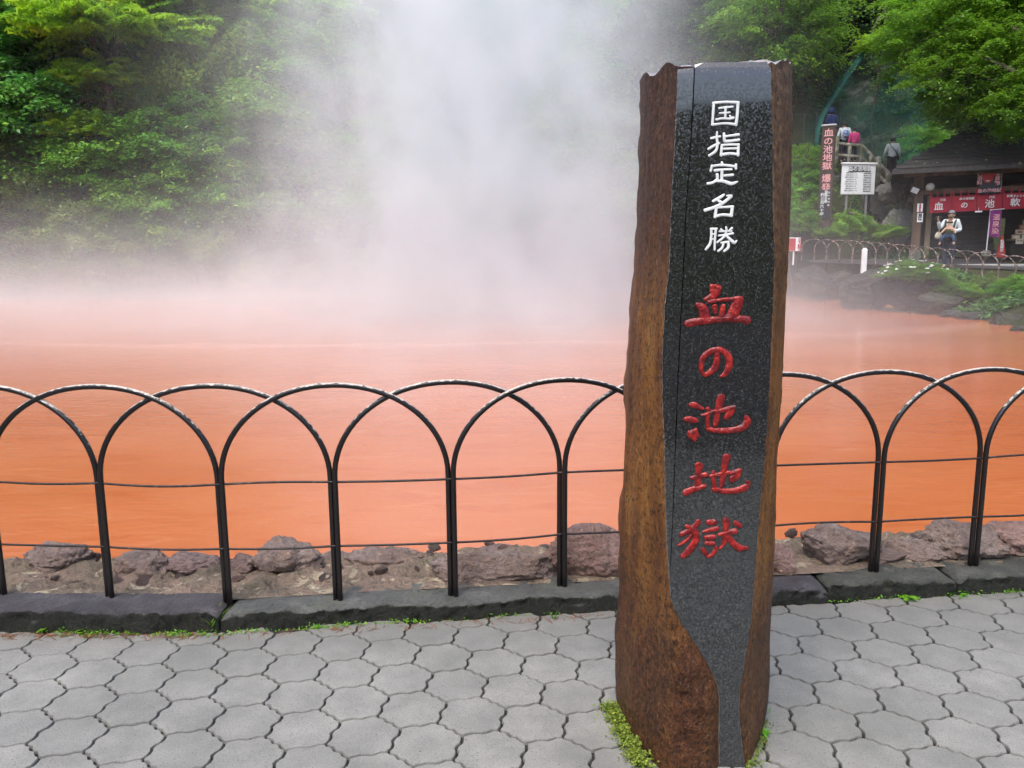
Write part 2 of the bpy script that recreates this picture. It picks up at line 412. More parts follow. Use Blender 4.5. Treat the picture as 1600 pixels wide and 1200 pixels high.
RM = [rock_mat('purple brown rock', ((.135, .09, .072), (.245, .175, .145), (.35, .27, .235), (.32, .20, .135))),
      rock_mat('pink boulder', ((.20, .115, .09), (.33, .20, .16), (.38, .25, .21), (.18, .12, .11))),
      rock_mat('smooth mauve rock', ((.15, .095, .082), (.22, .148, .13), (.27, .19, .17), (.22, .14, .115)), .45),
      rock_mat('dark bank boulder', ((.012, .012, .009), (.030, .028, .022), (.07, .066, .054), (.022, .024, .012)), .75, (.05, .06, .03)),
      rock_mat('mossy pale rock', ((.12, .115, .10), (.22, .215, .19), (.30, .29, .26), (.14, .115, .08)), .8, (.12, .19, .05))]
def ico(n=3):
    import bmesh
    bm = bmesh.new(); bmesh.ops.create_icosphere(bm, subdivisions=n, radius=1.0)
    V = [v.co.copy() for v in bm.verts]; fs = [tuple(v.index for v in f.verts) for f in bm.faces]; bm.free(); return V, fs
ICO5, ICO4 = ico(5), ico(4)
def rock_mesh(size, seed, rough=.24, cuts=7, det=ICO5, lobes=()):
    R = random.Random(seed); V, fs = det; pl = []
    for _ in range(cuts):
        d = Vector((R.gauss(0, 1), R.gauss(0, 1), R.gauss(0, .8))).normalized(); pl.append((d, R.uniform(.62, .9)))
    out = []
    for v in V:
        p = v * (1 + rough * fbm(v + Vector((seed * 3.1, 0, 0)), 1.1, 3))
        for lx, amt in lobes: p.z += amt * math.exp(-((v.x - lx) / .28) ** 2) * max(0, v.z)
        for d, k in pl:
            e = p.dot(d) - k
            if e > 0: p = p - d * e * .85
        q = p * (1 + .10 * fbm(v * 1.0 + Vector((0, seed, 0)), 3.3, 5) + .075 * fbm(v + Vector((seed, seed, 0)), 7, 5) + .03 * fbm(v, 19, 3))
        out.append((q.x * size[0], q.y * size[1], q.z * size[2]))
    return out, fs
def rock(px0, px1, py0, py1, z, mi, label, seed, group, cat='rock', name='rock', Yd=None, deep=.8, lobes=(), sink=.35, rough=.24, det=ICO5, cuts=7):
    """a rock filling that window of the view, its foot at height z"""
    if Yd is None: Yd = G((px0 + px1) / 2, py1, z).y + .02
    a = W(px0, py1, Yd); b = W(px1, py1, Yd); t = W((px0 + px1) / 2, py0, Yd)
    w = (b.x - a.x) / 2; h = (t.z - a.z); hh = h / (1 + .9 - sink * 0) 
    V, fs = rock_mesh((w * 1.2, w * deep * 1.1, h * (.60 if z == 0 else .54)), seed, rough, 16 if mi == 3 else cuts, lobes=lobes, det=det)
    o = MB().add(V, fs).build(name, RM[mi], smooth=True)
    o.location = ((a.x + b.x) / 2, Yd + w * deep * .45, a.z + h * .42); o.rotation_euler = (0, 0, 0)
    tag(o, label, cat, group); return o
g = 'rocks along the near edge of the red pond'
rock(42, 130, 856, 896, .04, 0, 'two humped purple rock at the left edge of the pond beside the first fence post', 2, g, lobes=((-.55, .25), (.6, .1)))
rock(180, 268, 861, 908, .04, 0, 'low jagged rock right of the second fence post', 5, g, deep=.7)
rock(262, 336, 867, 902, .045, 2, 'smooth rounded mauve rock left of the third fence post', 8, g, rough=.1)
rock(356, 402, 867, 899, .045, 2, 'small mauve rock touching the right side of the third fence post', 11, g)
rock(398, 492, 846, 902, .04, 0, 'tall pointed purple rock right of the third fence post', 14, g, lobes=((0, .2),))
rock(497, 550, 864, 888, .02, 0, 'small low rock behind the fourth fence post', 17, g)
rock(550, 668, 859, 896, .02, 0, 'broad low rock ending in a knob between the fourth and fifth posts', 20, g, deep=.5)
rock(684, 868, 866, 915, .045, 0, 'long flat slab of dark brown rock behind the fifth fence post', 23, g, deep=.35, rough=.15)
rock(735, 805, 857, 880, .0, 2, 'small pale rock on the waterline behind the long slab', 26, g)
rock(862, 985, 826, 908, .045, 1, 'big pink boulder with pitted face left of the carved pillar', 29, g, deep=.6, rough=.14)
rock(1196, 1248, 852, 905, .04, 1, 'rounded pink rock showing just right of the carved pillar', 32, g)
rock(1262, 1368, 833, 884, .05, 0, 'grey purple rock with a peak left of the fence post beyond the pillar', 35, g, lobes=((-.15, .2),))
rock(1340, 1412, 862, 884, .05, 0, 'flat low rock at the foot of the post beyond the pillar', 41, g)
rock(1400, 1478, 849, 880, .05, 0, 'dark low rock left of the last fence post', 38, g)
rock(1443, 1568, 819, 876, .05, 0, 'large rough purple grey rock behind the last fence post', 44, g)
rock(1548, 1640, 820, 872, .05, 1, 'pinkish rock at the right end of the near waterline', 47, g)

R_ = random.Random(31); PEB = []
for i in range(5):
    V, fs = rock_mesh((1, .8, .6), 200 + i, .3, 8, ICO4); me = bpy.data.meshes.new('stone'); me.from_pydata(V, [], fs); me.update(); me.polygons.foreach_set('use_smooth', [True] * len(me.polygons)); me.materials.append(RM[(0, 2, 1, 0, 2)[i]]); PEB.append(me)
for i in range(95):
    x = R_.uniform(-2.4, 2.9); y = float(kerb_y(x)) + R_.uniform(.24, .62); o = bpy.data.objects.new('stone', PEB[i % 5]); COL.objects.link(o); s_ = R_.uniform(.008, .034) * (1.2 if i % 7 == 0 else 1)
    o.location = (x, y, .06 - .10 * max(0, y - float(kerb_y(x)) - .42) + s_ * .1); o.scale = (s_ * 1.2, s_, s_); o.rotation_euler = (R_.uniform(-.4, .4), R_.uniform(-.4, .4), R_.uniform(0, 6.28))
    tag(o, 'small loose stone lying in the rubble strip behind the kerb', 'stone', 'small stones in the rubble behind the kerb')

# ------------------------------------------------------------------ arched iron fences
def iron_mat():
    t = NT('black painted iron'); c = t.coord('Position'); n = t.noise(c, 60, 4, .65); k = t.noise(c, 300, 3, .7)
    geo = t.n('ShaderNodeNewGeometry').outputs['Normal']; sp = t.n('ShaderNodeSeparateXYZ'); t.put(sp.inputs[0], geo)
    col = t.ramp(k, [(.35, (.006, .0045, .0045)), (.6, (.013, .009, .009)), (.78, (.035, .024, .02))])
    up = t.step(t.math('ADD', sp.outputs[2], t.math('MULTIPLY', t.math('SUBTRACT', n, .5), 1.7)), .60, .80)      # bird lime caked on the crests
    col = t.mix(up, col, t.mix(t.step(k, .4, .6), (.62, .56, .47), (.4, .36, .33)))
    col = t.mix(t.step(k, .76, .79), col, (.6, .58, .55))
    return t.done(t.bsdf(col, .32, .5, t.bump(k, .3, .001)))
IRON = iron_mat(); WIREM = simple('dark iron wire', [(.35, (.010, .007, .007)), (.6, (.03, .02, .017)), (.72, (.12, .09, .075))], 45, .5, .4, (200, .4, .001), co='Position')
def fence_arches(root, posts, base_z, leg, top, rad, mat, wires=(), wrad=.004, n=10, seg=26, tw=.009, wob=0.0, R=random.Random(1)):
    for i in range(len(posts) - 2):
        a, b = Vector(posts[i]), Vector(posts[i + 2]); d = (b - a); L = d.length; d.normalize(); nn = Vector((-d.y, d.x, 0))
        a2 = a + d * rad * .93; b2 = b - d * rad * .93; mid = (a2 + b2) / 2; hw = (b2 - a2).length / 2
        za, zb = base_z(a), base_z(b); zl = (za + zb) / 2
        pts = []
        for q in range(5): pts.append(a2 + nn * -tw * .5 + Vector((0, 0, za - .03 + (leg + .03) * q / 5)))
        for q in range(seg + 1):
            an = math.pi * (1 - q / seg); cx = math.cos(an); zz = math.sin(an)
            zs = za + (zb - za) * (cx + 1) / 2
            cxx = math.copysign(abs(cx) ** .96, cx)
            pts.append(mid + d * hw * cxx + nn * tw * .5 * cx + Vector((0, 0, zs + leg + (top - leg) * zz + R.uniform(-wob, wob))))
        for q in range(4, -1, -1): pts.append(b2 + nn * tw * .5 + Vector((0, 0, zb - .03 + (leg + .03) * q / 5)))
        MB().tube(pts, rad, n).build('arch', mat, root, True)
    for wz in wires:
        pts = []
        for i in range(len(posts) - 1):
            a, b = Vector(posts[i]), Vector(posts[i + 1]); sg = R.uniform(-.006, .01)
            za, zb = base_z(a), base_z(b)
            for q in range(8):
                s = q / 8; p = a.lerp(b, s); pts.append((p.x, p.y - .003, za + (zb - za) * s + wz - sg * math.sin(math.pi * s)))
        MB().tube(pts, wrad, 6).build('cross_wire', WIREM, root, True)
pp = [G(px, py, KH) for px, py in ((5, 931), (172, 936), (356, 940), (528, 935), (708, 929), (878, 914))]
q0, q1_ = G(1364.5, 892, KH), G(1520, 883, KH)
d0 = pp[0] - pp[1]; d9 = q1_ - q0
pp = [pp[0] + d0 * 2, pp[0] + d0] + pp + [pp[5] + (q0 - pp[5]) * k / 3 for k in (1, 1.93)] + [q0, q1_, q1_ + d9, q1_ + d9 * 2]
pp = [Vector((p.x, p.y, 0)) for p in pp]
nf = empty('arched_fence'); tag(nf, 'low black iron fence of overlapping arches along the kerb in front of the pond', 'fence')
fence_arches(nf, pp, lambda p: .062, .455, .778, .0096, IRON, (.438, .205), .0042, 12, 40)

# ------------------------------------------------------------------ the carved stone pillar
YL, YA, YB, YR = 2.0, 1.756, 1.748, 1.93
def edge_line(pts, Y):
    w = [W(x, y, Y) for x, y in pts]; w.sort(key=lambda p: p.z)
    return [p.z for p in w], [p.x for p in w]
EL = edge_line([(1003, 112), (1001, 200), (997, 300), (993, 400), (987, 480), (982, 560), (979, 640), (975, 720), (972, 800), (970, 860), (967, 930), (962, 990), (961, 1050), (965, 1108), (974, 1130)], YL)
EA = edge_line([(1056, 100), (1055, 160), (1050, 250), (1046, 330), (1043, 420), (1036, 480), (1032, 560), (1033, 640), (1036, 700), (1037, 780), (1040, 860), (1042, 940), (1041, 1000), (1037, 1080), (1030, 1150), (1022, 1225)], YA)
EP = edge_line([(1057, 100), (1056, 160), (1051, 250), (1047, 330), (1044, 420), (1037, 480), (1033, 560), (1034, 640), (1037, 700), (1038, 780), (1041, 860), (1046, 935), (1062, 972), (1082, 1000), (1102, 1032), (1117, 1062), (1122, 1092), (1121, 1140), (1122, 1225)], YA)
EB = edge_line([(1206, 95), (1208, 200), (1209, 330), (1211, 400), (1210, 450), (1207, 520), (1204, 600), (1199, 680), (1192, 760), (1185, 840), (1181, 900), (1175, 970), (1164, 1040), (1157, 1080), (1156, 1110), (1159, 1150), (1168, 1225)], YB)
ER = edge_line([(1238, 95), (1238, 200), (1236, 300), (1233, 380), (1229, 440), (1226, 520), (1222, 600), (1218, 660), (1214, 720), (1212, 800), (1209, 880), (1205, 960), (1203, 1000), (1203, 1060), (1200, 1100), (1193, 1140), (1190, 1150)], YR)
EG = edge_line([(1086, 95), (1083, 160), (1078, 250), (1072, 330), (1068, 420), (1064, 500), (1060, 580), (1057, 660), (1054, 740), (1051, 820), (1048, 880), (1046, 930)], YB)
at = lambda e, z: float(np.interp(z, e[0], e[1]))
ZT = W(1130, 96, YB).z
def face_y(x, z):
    a, g_, b = at(EA, z), at(EG, z), at(EB, z)
    if x < g_: return 1.750 + (YA - 1.750) * (g_ - x) / max(.01, g_ - a)
    return 1.750 + (YB - 1.750) * (x - g_) / max(.05, b - g_)
def rust_mat():
    t = NT('rust brown natural stone'); c = t.coord('Object'); sx = t.n('ShaderNodeSeparateXYZ'); t.put(sx.inputs[0], c)
    st = t.noise(t.coord('Object', (7, 7, 1.3)), 1.6, 5, .62); k = t.noise(t.coord('Object', (1, 1, .6)), 120, 4, .75); n = t.noise(c, 5, 5, .6, .6); f = t.noise(c, 48, 6, .7); f2 = t.noise(c, 17, 5, .6)
    base = t.ramp(st, [(.30, (.085, .028, .008)), (.44, (.19, .070, .014)), (.56, (.30, .122, .024)), (.7, (.38, .19, .046))])
    dark = t.ramp(f, [(.34, (.022, .009, .007)), (.5, (.062, .025, .016)), (.62, (.12, .052, .032)), (.72, (.26, .16, .12))])
    tan = t.ramp(f, [(.34, (.05, .022, .010)), (.5, (.16, .08, .034)), (.64, (.28, .165, .08))])
    dark = t.mix(t.step(sx.outputs[0], .02, .12), dark, tan)
    zz = t.math('ADD', sx.outputs[2], t.math('MULTIPLY', t.math('SUBTRACT', n, .5), .5))
    topm = t.step(zz, 1.0, 1.4); botm = t.step(zz, .66, .26)
    col = t.mix(t.math('MULTIPLY', topm, .9), base, dark)
    col = t.mix(t.math('MULTIPLY', botm, .8), col, t.ramp(f, [(.34, (.022, .008, .005)), (.5, (.075, .026, .011)), (.62, (.13, .048, .017)), (.75, (.20, .085, .035))]))
    col = t.mix(t.math('MULTIPLY', t.step(f2, .56, .66), .45), col, (.05, .018, .008))
    col = t.mix(t.math('MULTIPLY', t.step(k, .52, .60), .8), col, (.012, .006, .004))
    col = t.mix(t.math('MULTIPLY', t.step(k, .40, .31), .55), col, (.36, .24, .15))
    return t.done(t.bsdf(col, .5, .3, t.bump(k, 1.0, .006, t.bump(f, 1.0, .014))))
RUST = rust_mat()
def pale_mat():
    t = NT('pale broken stone'); c = t.coord('Object'); f = t.noise(c, 60, 5, .65)
    return t.done(t.bsdf(t.ramp(f, [(.3, (.16, .14, .145)), (.55, (.34, .32, .33)), (.75, (.55, .54, .55))]), .5, .5, t.bump(f, .8, .006)))
def polish_mat():
    t = NT('polished black stone'); c = t.coord('Object'); g_ = t.noise(c, 210, 3, .8); g2 = t.noise(c, 95, 3, .7); n = t.noise(c, 4, 4, .6); s2 = t.noise(c, 330, 2, .6)
    sx = t.n('ShaderNodeSeparateXYZ'); t.put(sx.inputs[0], c)
    low = t.step(t.math('ADD', sx.outputs[2], t.math('MULTIPLY', t.math('SUBTRACT', n, .5), .6)), 1.0, .35)        # weathered, duller towards the foot
    col = t.ramp(g_, [(.34, (.003, .003, .0035)), (.48, (.011, .011, .0115)), (.58, (.022, .022, .023)), (.70, (.06, .06, .062))])
    dull = t.ramp(g_, [(.32, (.008, .0085, .0085)), (.46, (.028, .029, .029)), (.58, (.058, .06, .06)), (.72, (.13, .132, .13))])
    col = t.mix(low, col, dull)
    col = t.mix(t.math('MULTIPLY', t.step(g2, .56, .66), .35), col, (.006, .006, .006))
    col = t.mix(t.math('MULTIPLY', t.step(s2, .70, .74), .55), col, (.22, .22, .23))
    ed = t.n('ShaderNodeAttribute', attribute_name='tint').outputs['Fac']
    col = t.mix(t.math('MULTIPLY', ed, .75), col, t.ramp(g2, [(.35, (.10, .095, .09)), (.65, (.30, .29, .28))]))
    drop = t.voro(c, 210); dr = t.math('MULTIPLY', t.step(drop, .24, .05), t.step(t.noise(c, 60, 2, .5), .57, .62))
    ro = t.math('ADD', t.math('ADD', .035, t.math('MULTIPLY', low, .36)), t.math('MULTIPLY', t.step(g_, .46, .62), .22))
    nm = t.bump(dr, .35, .002, t.bump(g_, t.math('MULTIPLY', low, .35), .0015))
    return t.done(t.bsdf(col, ro, t.math('SUBTRACT', .5, t.math('MULTIPLY', low, .30)), nm, IOR=2.05))
POL = polish_mat()
sp_ = empty('stone_pillar', (.47, 1.87, 0)); tag(sp_, 'tall rough brown stone pillar with a polished black face carved with white and red characters', 'stone monument')
OFF = Vector((-.47, -1.87, 0))
NZ = 120
def ztop_of(k, u):
    return ZT
cols = []                                        # one function (z) -> (x, y, rough) per column round the stone, with its own top
def colum(fx, top): cols.append((fx, top))
nLA = 16
ztL, ztA, ztB, ztR = W(1003, 120, YL).z, W(1056, 103, YA).z, W(1206, 97, YB).z, W(1238, 98, YR).z
jag = [0, .004, .007, .008, .004, -.004, -.010, -.013, -.014, -.012, -.006, .004, .012, .016, .014, .008, 0]
for i in range(nLA + 1):
    s = i / nLA
    def fx(z, s=s):
        x = at(EL, z) * (1 - s) + at(EA, z) * s; y = YL * (1 - s) + YA * s
        r = math.sin(math.pi * s) if 0 < s < 1 else 0
        bul = .010 * math.sin(math.pi * s) + .004 * fbm((x * 2, z * .4, s * 2), 3.0, 3) * (r ** .7)
        b2 = .003 * fbm((x, y, z), 38, 3) * r ** .4
        return x - (bul + b2) * .9, y - (bul + b2) * .5
    colum(fx, ztL + (ztA - ztL) * s + jag[i] * .7)
nAP = 10
for i in range(1, nAP + 1):
    s = i / nAP
    def fx(z, s=s):
        a, p = at(EA, z), at(EP, z); x = a + (p - a) * s; wd = p - a
        r = math.sin(math.pi * min(1, s * 1.0)) if s < 1 else 0
        bul = wd * .28 * (r ** .7) + (.012 * fbm((x, 5, z), 16, 4) + .006 * fbm((x, 9, z), 50, 3)) * r * min(1, wd / .03)
        return x, face_y(x, z) - bul
    colum(fx, ztA)
for s in (.06, .5, .94):                          # hidden behind the polished face
    def fx(z, s=s):
        x = at(EP, z) * (1 - s) + at(EB, z) * s; return x, face_y(x, z) + .008
    colum(fx, ZT - .006 if s > .1 else ztA)
nBR = 8
for i in range(nBR + 1):
    s = i / nBR
    def fx(z, s=s):
        x = at(EB, z) * (1 - s) + at(ER, z) * s; y = YB * (1 - s) + YR * s; r = math.sin(math.pi * s) if 0 < s < 1 else 0
        b = .006 * fbm((x, y, z), 22, 4) * r ** .4 + .008 * fbm((x, y, z * .5), 5, 3) * r
        return x + b + .01 * r, y - b * .3
    colum(fx, ztB + (ztR - ztB) * s + [0, -.006, .006, .004, .010, .004, -.004, .002, 0][i] * .8)
for s, yb in ((1.0, 2.06), (.75, 2.12), (.45, 2.14), (.15, 2.12), (.02, 2.07)):
    def fx(z, s=s, yb=yb):
        x = at(EL, z) * (1 - s) + (at(ER, z) - .02) * s; b = .012 * fbm((x, yb, z), 9, 4); return x + b, yb + b
    colum(fx, ztL + (ztR - ztL) * s + .004)
nc = len(cols); V = []
for k in range(NZ + 1):
    for fx, top in cols:
        z = -.04 + (top + .04) * k / NZ
        x, y = fx(z); V.append((x + OFF.x, y + OFF.y, z))
fs = []
for k in range(NZ):
    for i in range(nc):
        j = (i + 1) % nc; fs.append((k * nc + i, k * nc + j, (k + 1) * nc + j, (k + 1) * nc + i))
body = MB().add(V, fs).build('rough_body', RUST, sp_, True)
# broken top: a rough cap of its own
tv = [Vector(V[NZ * nc + i]) for i in range(nc)]; cx0 = sum(tv, Vector()) / nc
cv, cf = [], []; rings = 10
for r in range(rings + 1):
    s = 1 - r / rings
    for i, p in enumerate(tv):
        q = cx0 + (p - cx0) * s; zz = p.z * s + (cx0.z) * (1 - s) + .012 * fbm(q, 26, 4) * (1 if 0 < r else 0) + (.0 if r else 0)
        cv.append((q.x, q.y, zz))
for r in range(rings):
    for i in range(nc):
        j = (i + 1) % nc; cf.append((r * nc + i, r * nc + j, (r + 1) * nc + j, (r + 1) * nc + i))
MB().add(cv, cf).build('broken_top', pale_mat(), sp_, True)
# polished face with a hairline crack
V, fs = [], []; rows = 150; us = [0] + [None] * 3
for k in range(rows + 1):
    z = -.04 + (ZT + .04) * k / rows
    p, b, g_ = at(EP, z), at(EB, z), at(EG, z)
    jp = .0018 * fbm((0, 3, z), 45, 4); jb = .0018 * fbm((4, 3, z), 45, 4)
    xsn = [p + jp, p + jp + .0025]
    crack = g_ > p + .006 and z > .43
    gg = g_ if crack else p + .008
    wgr = .0013 + .0006 * fbm((7, 0, z), 30, 2)
    xsn += [gg - wgr, gg, gg + wgr]
    xsn += [gg + wgr + (b + jb - .0025 - gg - wgr) * s for s in (.12, .25, .4, .55, .7, .85, 1)] + [b + jb]
    for i, x in enumerate(xsn):
        y = face_y(x, z) - .001
        if i == 3 and crack: y += .004
        if i in (0, len(xsn) - 1): y += .0035
        zt = z
        if k > rows - 4: 
            y += (.0, .001, .003, .007)[k - rows + 3]
            if i <= 4: zt = min(z, ztA - .01 + .012 * (i / 4))
        V.append((x + OFF.x, y + OFF.y, zt))
m_ = len(xsn)
for k in range(rows):
    for i in range(m_ - 1): fs.append((k * m_ + i, k * m_ + i + 1, (k + 1) * m_ + i + 1, (k + 1) * m_ + i))
pf_o = MB().add(V, fs).build('polished_face', POL, sp_, False)
a_ = pf_o.data.attributes.new('tint', 'FLOAT', 'FACE'); a_.data.foreach_set('value', [1.0 if (q % (m_ - 1)) in (0, m_ - 2) else 0.0 for q in range(len(pf_o.data.polygons))])

# carved characters: brush strokes (x, y, width) with the window of the view they were measured in
WHITE_P = simple('white enamel paint', [(.3, (.62, .63, .60)), (.6, (.78, .79, .76))], 60, .4, .5, (160, .25, .001))
RED_P = simple('red enamel paint', [(.34, (.10, .004, .005)), (.5, (.235, .008, .008)), (.66, (.42, .025, .014))], 55, .3, .5, (110, .9, .004))
def smooth_stroke(s, per=7):
    P = [np.array(p, float) for p in s]
    if len(P) == 2: P = [P[0], (P[0] + P[1]) / 2, P[1]]
    out = []
    for i in range(len(P) - 1):
        a, b, c, d = P[max(i - 1, 0)], P[i], P[i + 1], P[min(i + 2, len(P) - 1)]
        for q in range(per):
            t = q / per; out.append(.5 * ((2 * b) + (c - a) * t + (2 * a - 5 * b + 4 * c - d) * t * t + (3 * b - a - 3 * c + d) * t ** 3))
    out.append(P[-1]); return out
def carve(name, strokes, x0, y0, sc, m, h, label=None):
    V, fs = [], []; nu = 9
    for si, s in enumerate(strokes):
        P = smooth_stroke([(x, y, w) for x, y, w in s])
        # rounded ends
        def cap(p, q):
            d = p[:2] - q[:2]; d = d / (np.hypot(*d) + 1e-9); r = p[2] / 2; o = []
            for an in (25, 50, 70, 84): o.append(np.array([*(p[:2] + d * r * math.sin(math.radians(an)) * .75), p[2] * math.cos(math.radians(an))]))
            return o
        P = cap(P[0], P[1])[::-1] + P + cap(P[-1], P[-2])
        b0 = len(V); hs = h * (1 + .13 * (si % 4))
        for i, p in enumerate(P):
            a, c = P[max(i - 1, 0)][:2], P[min(i + 1, len(P) - 1)][:2]; d = c - a; d = d / (np.hypot(*d) + 1e-9); nrm = np.array((-d[1], d[0]))
            for k in range(nu):
                u = -1 + 2 * k / (nu - 1); q = p[:2] + nrm * (u * p[2] / 2)
                px, py = x0 + q[0] / sc, y0 + q[1] / sc
                w = W(px, py, YB); fy = face_y(w.x, w.z); w = W(px, py, fy)
                hh = hs * (1 - abs(u) ** 2.4) ** .7 * min(1.0, .35 + p[2] / 60)
                hh *= 1 + .25 * mnoise.noise(Vector((px * .35, py * .35, si)))
                V.append((w.x + OFF.x, fy - .0012 - hh + OFF.y + (.001 if abs(u) == 1 else 0), w.z))
        for i in range(len(P) - 1):
            for k in range(nu - 1): fs.append((b0 + i * nu + k, b0 + i * nu + k + 1, b0 + (i + 1) * nu + k + 1, b0 + (i + 1) * nu + k))
    o = MB().add(V, fs).build(name, m, sp_, True)
    o.data.validate()
    return o
Z1, Z2, Z3, Z4, Z5, Z6 = (1090, 145, 8.567), (1085, 240, 7.5), (1055, 435, 7.06), (1055, 605, 12.31), (1055, 700, 12.31), (1045, 800, 11.43)
WH = [
 (Z1, [[(215, 135, 38), (205, 290, 40), (196, 430, 42)], [(208, 138, 40), (380, 124, 38), (545, 132, 44)], [(540, 130, 46), (528, 300, 44), (512, 432, 46)], [(192, 430, 38), (360, 412, 36), (510, 425, 42)],
       [(285, 208, 32), (380, 196, 34), (470, 188, 30)], [(292, 275, 26), (370, 270, 34), (432, 264, 26)], [(248, 360, 34), (330, 345, 34), (420, 348, 34), (478, 335, 40)], [(372, 200, 38), (368, 345, 36)], [(430, 308, 28), (448, 330, 26)]]),
 (Z1, [[(260, 525, 30), (255, 600, 38), (264, 690, 40), (240, 780, 42), (152, 843, 36)], [(180, 610, 38), (300, 585, 36)], [(142, 755, 38), (220, 708, 38), (290, 675, 30)],
       [(352, 545, 40), (356, 640, 44)], [(365, 585, 34), (460, 573, 38), (548, 560, 42)], [(360, 650, 46), (450, 645, 42), (552, 630, 40)], [(322, 712, 38), (312, 840, 42)], [(320, 702, 34), (440, 695, 34), (550, 695, 38)], [(545, 695, 40), (538, 840, 44)], [(330, 752, 34), (535, 745, 32)], [(318, 828, 46), (440, 815, 42), (542, 828, 42)]]),
 (Z2, [[(320, 102, 32), (327, 138, 40)], [(205, 140, 30), (190, 205, 34)], [(200, 150, 32), (320, 135, 34), (470, 150, 34)], [(485, 130, 36), (486, 178, 34)], [(238, 200, 42), (330, 188, 30), (435, 186, 28)], [(322, 200, 38), (318, 320, 40)], [(330, 260, 30), (450, 250, 36)], [(266, 245, 40), (268, 300, 38)],
       [(270, 300, 38), (220, 338, 36), (152, 353, 34)], [(250, 322, 32), (340, 325, 42), (430, 353, 46), (502, 330, 22)]]),
 (Z2, [[(345, 482, 30), (290, 520, 42), (216, 558, 32)], [(430, 502, 44), (360, 560, 42), (260, 620, 44), (122, 665, 44)], [(380, 495, 24), (430, 496, 38)], [(255, 537, 28), (308, 568, 40)], [(255, 642, 38), (240, 745, 42)], [(250, 630, 36), (350, 628, 32), (450, 622, 36)], [(444, 622, 42), (430, 730, 44)], [(240, 738, 42), (330, 718, 38), (435, 727, 42)]]),
 (Z2, [[(197, 887, 34), (195, 980, 34), (180, 1060, 36), (132, 1123, 32)], [(190, 884, 32), (262, 880, 28)], [(250, 890, 32), (240, 1000, 32), (235, 1128, 28)], [(205, 945, 22), (245, 940, 22)], [(200, 1002, 22), (240, 1000, 22)],
       [(370, 862, 28), (378, 900, 30)], [(310, 887, 28), (335, 905, 26)], [(440, 872, 32), (410, 900, 26)], [(292, 912, 26), (370, 910, 26), (435, 908, 26)], [(282, 962, 26), (370, 950, 28), (450, 935, 32)], [(375, 900, 32), (350, 970, 32), (267, 1040, 28)], [(370, 960, 32), (420, 1008, 40), (465, 1043, 42), (495, 1020, 20)],
       [(312, 1045, 26), (400, 1033, 30)], [(395, 1035, 34), (395, 1100, 38), (347, 1143, 32)], [(340, 1040, 30), (325, 1100, 32), (277, 1143, 32)]])]
RD = [
 (Z3, [[(450, 100, 80), (445, 130, 120), (420, 190, 80), (325, 236, 38)], [(400, 90, 50), (485, 110, 60)], [(368, 258, 44), (480, 240, 38), (620, 232, 46), (720, 240, 76)], [(692, 250, 120), (665, 330, 108), (625, 430, 120)], [(240, 293, 50), (300, 330, 96), (330, 440, 106)], [(435, 312, 60), (438, 375, 44)], [(530, 302, 50), (520, 360, 56), (508, 430, 66)], [(130, 500, 72), (240, 478, 76), (450, 456, 64), (700, 448, 68), (795, 462, 84)]]),
 (Z3, [[(455, 800, 60), (458, 920, 66), (425, 1000, 68), (335, 1062, 46), (290, 1020, 44), (290, 920, 56), (340, 838, 58), (450, 790, 62), (540, 812, 64), (594, 880, 66), (592, 970, 70), (552, 1050, 56), (490, 1085, 22)]]),
 (Z4, [[(285, 335, 70), (370, 345, 110), (475, 390, 84), (540, 415, 36)], [(200, 612, 80), (290, 622, 116), (405, 642, 76)], [(405, 800, 40), (360, 890, 190), (350, 920, 210), (370, 1030, 50)], [(505, 532, 44), (600, 522, 62), (700, 475, 66), (850, 450, 76), (1000, 420, 84), (1130, 378, 70)], [(1110, 400, 110), (1060, 480, 124), (980, 590, 100)], [(620, 412, 76), (665, 452, 66)], [(622, 520, 76), (618, 700, 80), (628, 800, 86)], [(630, 805, 86), (800, 832, 96), (1100, 828, 104), (1300, 770, 124), (1385, 660, 130), (1362, 572, 80)], [(880, 190, 140), (852, 300, 132), (812, 450, 112), (790, 620, 104), (772, 730, 84)]]),
 (Z5, [[(455, 340, 150), (450, 420, 114), (442, 560, 112), (432, 720, 112)], [(295, 570, 56), (400, 560, 84), (590, 512, 92)], [(195, 860, 120), (330, 800, 104), (560, 732, 74)], [(672, 540, 56), (800, 512, 66), (960, 480, 74), (1100, 470, 74), (1238, 422, 74)], [(1240, 425, 84), (1175, 520, 138), (1085, 600, 120)], [(730, 455, 66), (736, 620, 84), (745, 780, 84)], [(735, 792, 94), (950, 830, 96), (1150, 820, 104), (1330, 762, 112), (1395, 700, 94), (1388, 655, 80)], [(990, 170, 140), (950, 320, 112), (930, 470, 94), (910, 620, 94), (882, 708, 92)]]),
 (Z6, [[(530, 172, 94), (450, 260, 86), (330, 350, 86), (222, 400, 84)], [(312, 250, 64), (380, 290, 84), (470, 335, 90)], [(430, 310, 100), (490, 420, 112), (452, 560, 112), (352, 690, 112), (242, 788, 84)], [(395, 415, 54), (330, 490, 56), (230, 560, 44), (150, 588, 20)], [(705, 188, 96), (820, 180, 94)], [(602, 350, 34), (740, 320, 74), (868, 290, 74)], [(662, 455, 84), (800, 445, 84)], [(672, 555, 74), (800, 555, 66)], [(602, 660, 74), (660, 740, 84), (690, 800, 44)], [(840, 622, 54), (830, 680, 74), (760, 768, 64), (692, 790, 44)], [(1020, 142, 104), (1020, 300, 96), (1010, 440, 104), (980, 560, 64), (902, 650, 34)], [(892, 400, 54), (1010, 370, 74), (1185, 340, 94)], [(1040, 422, 94), (1140, 550, 104), (1250, 640, 112), (1405, 640, 54)], [(1182, 190, 84), (1268, 240, 84)]])]
for z_, st in WH: carve('white_character', st, *z_, WHITE_P, .0009)
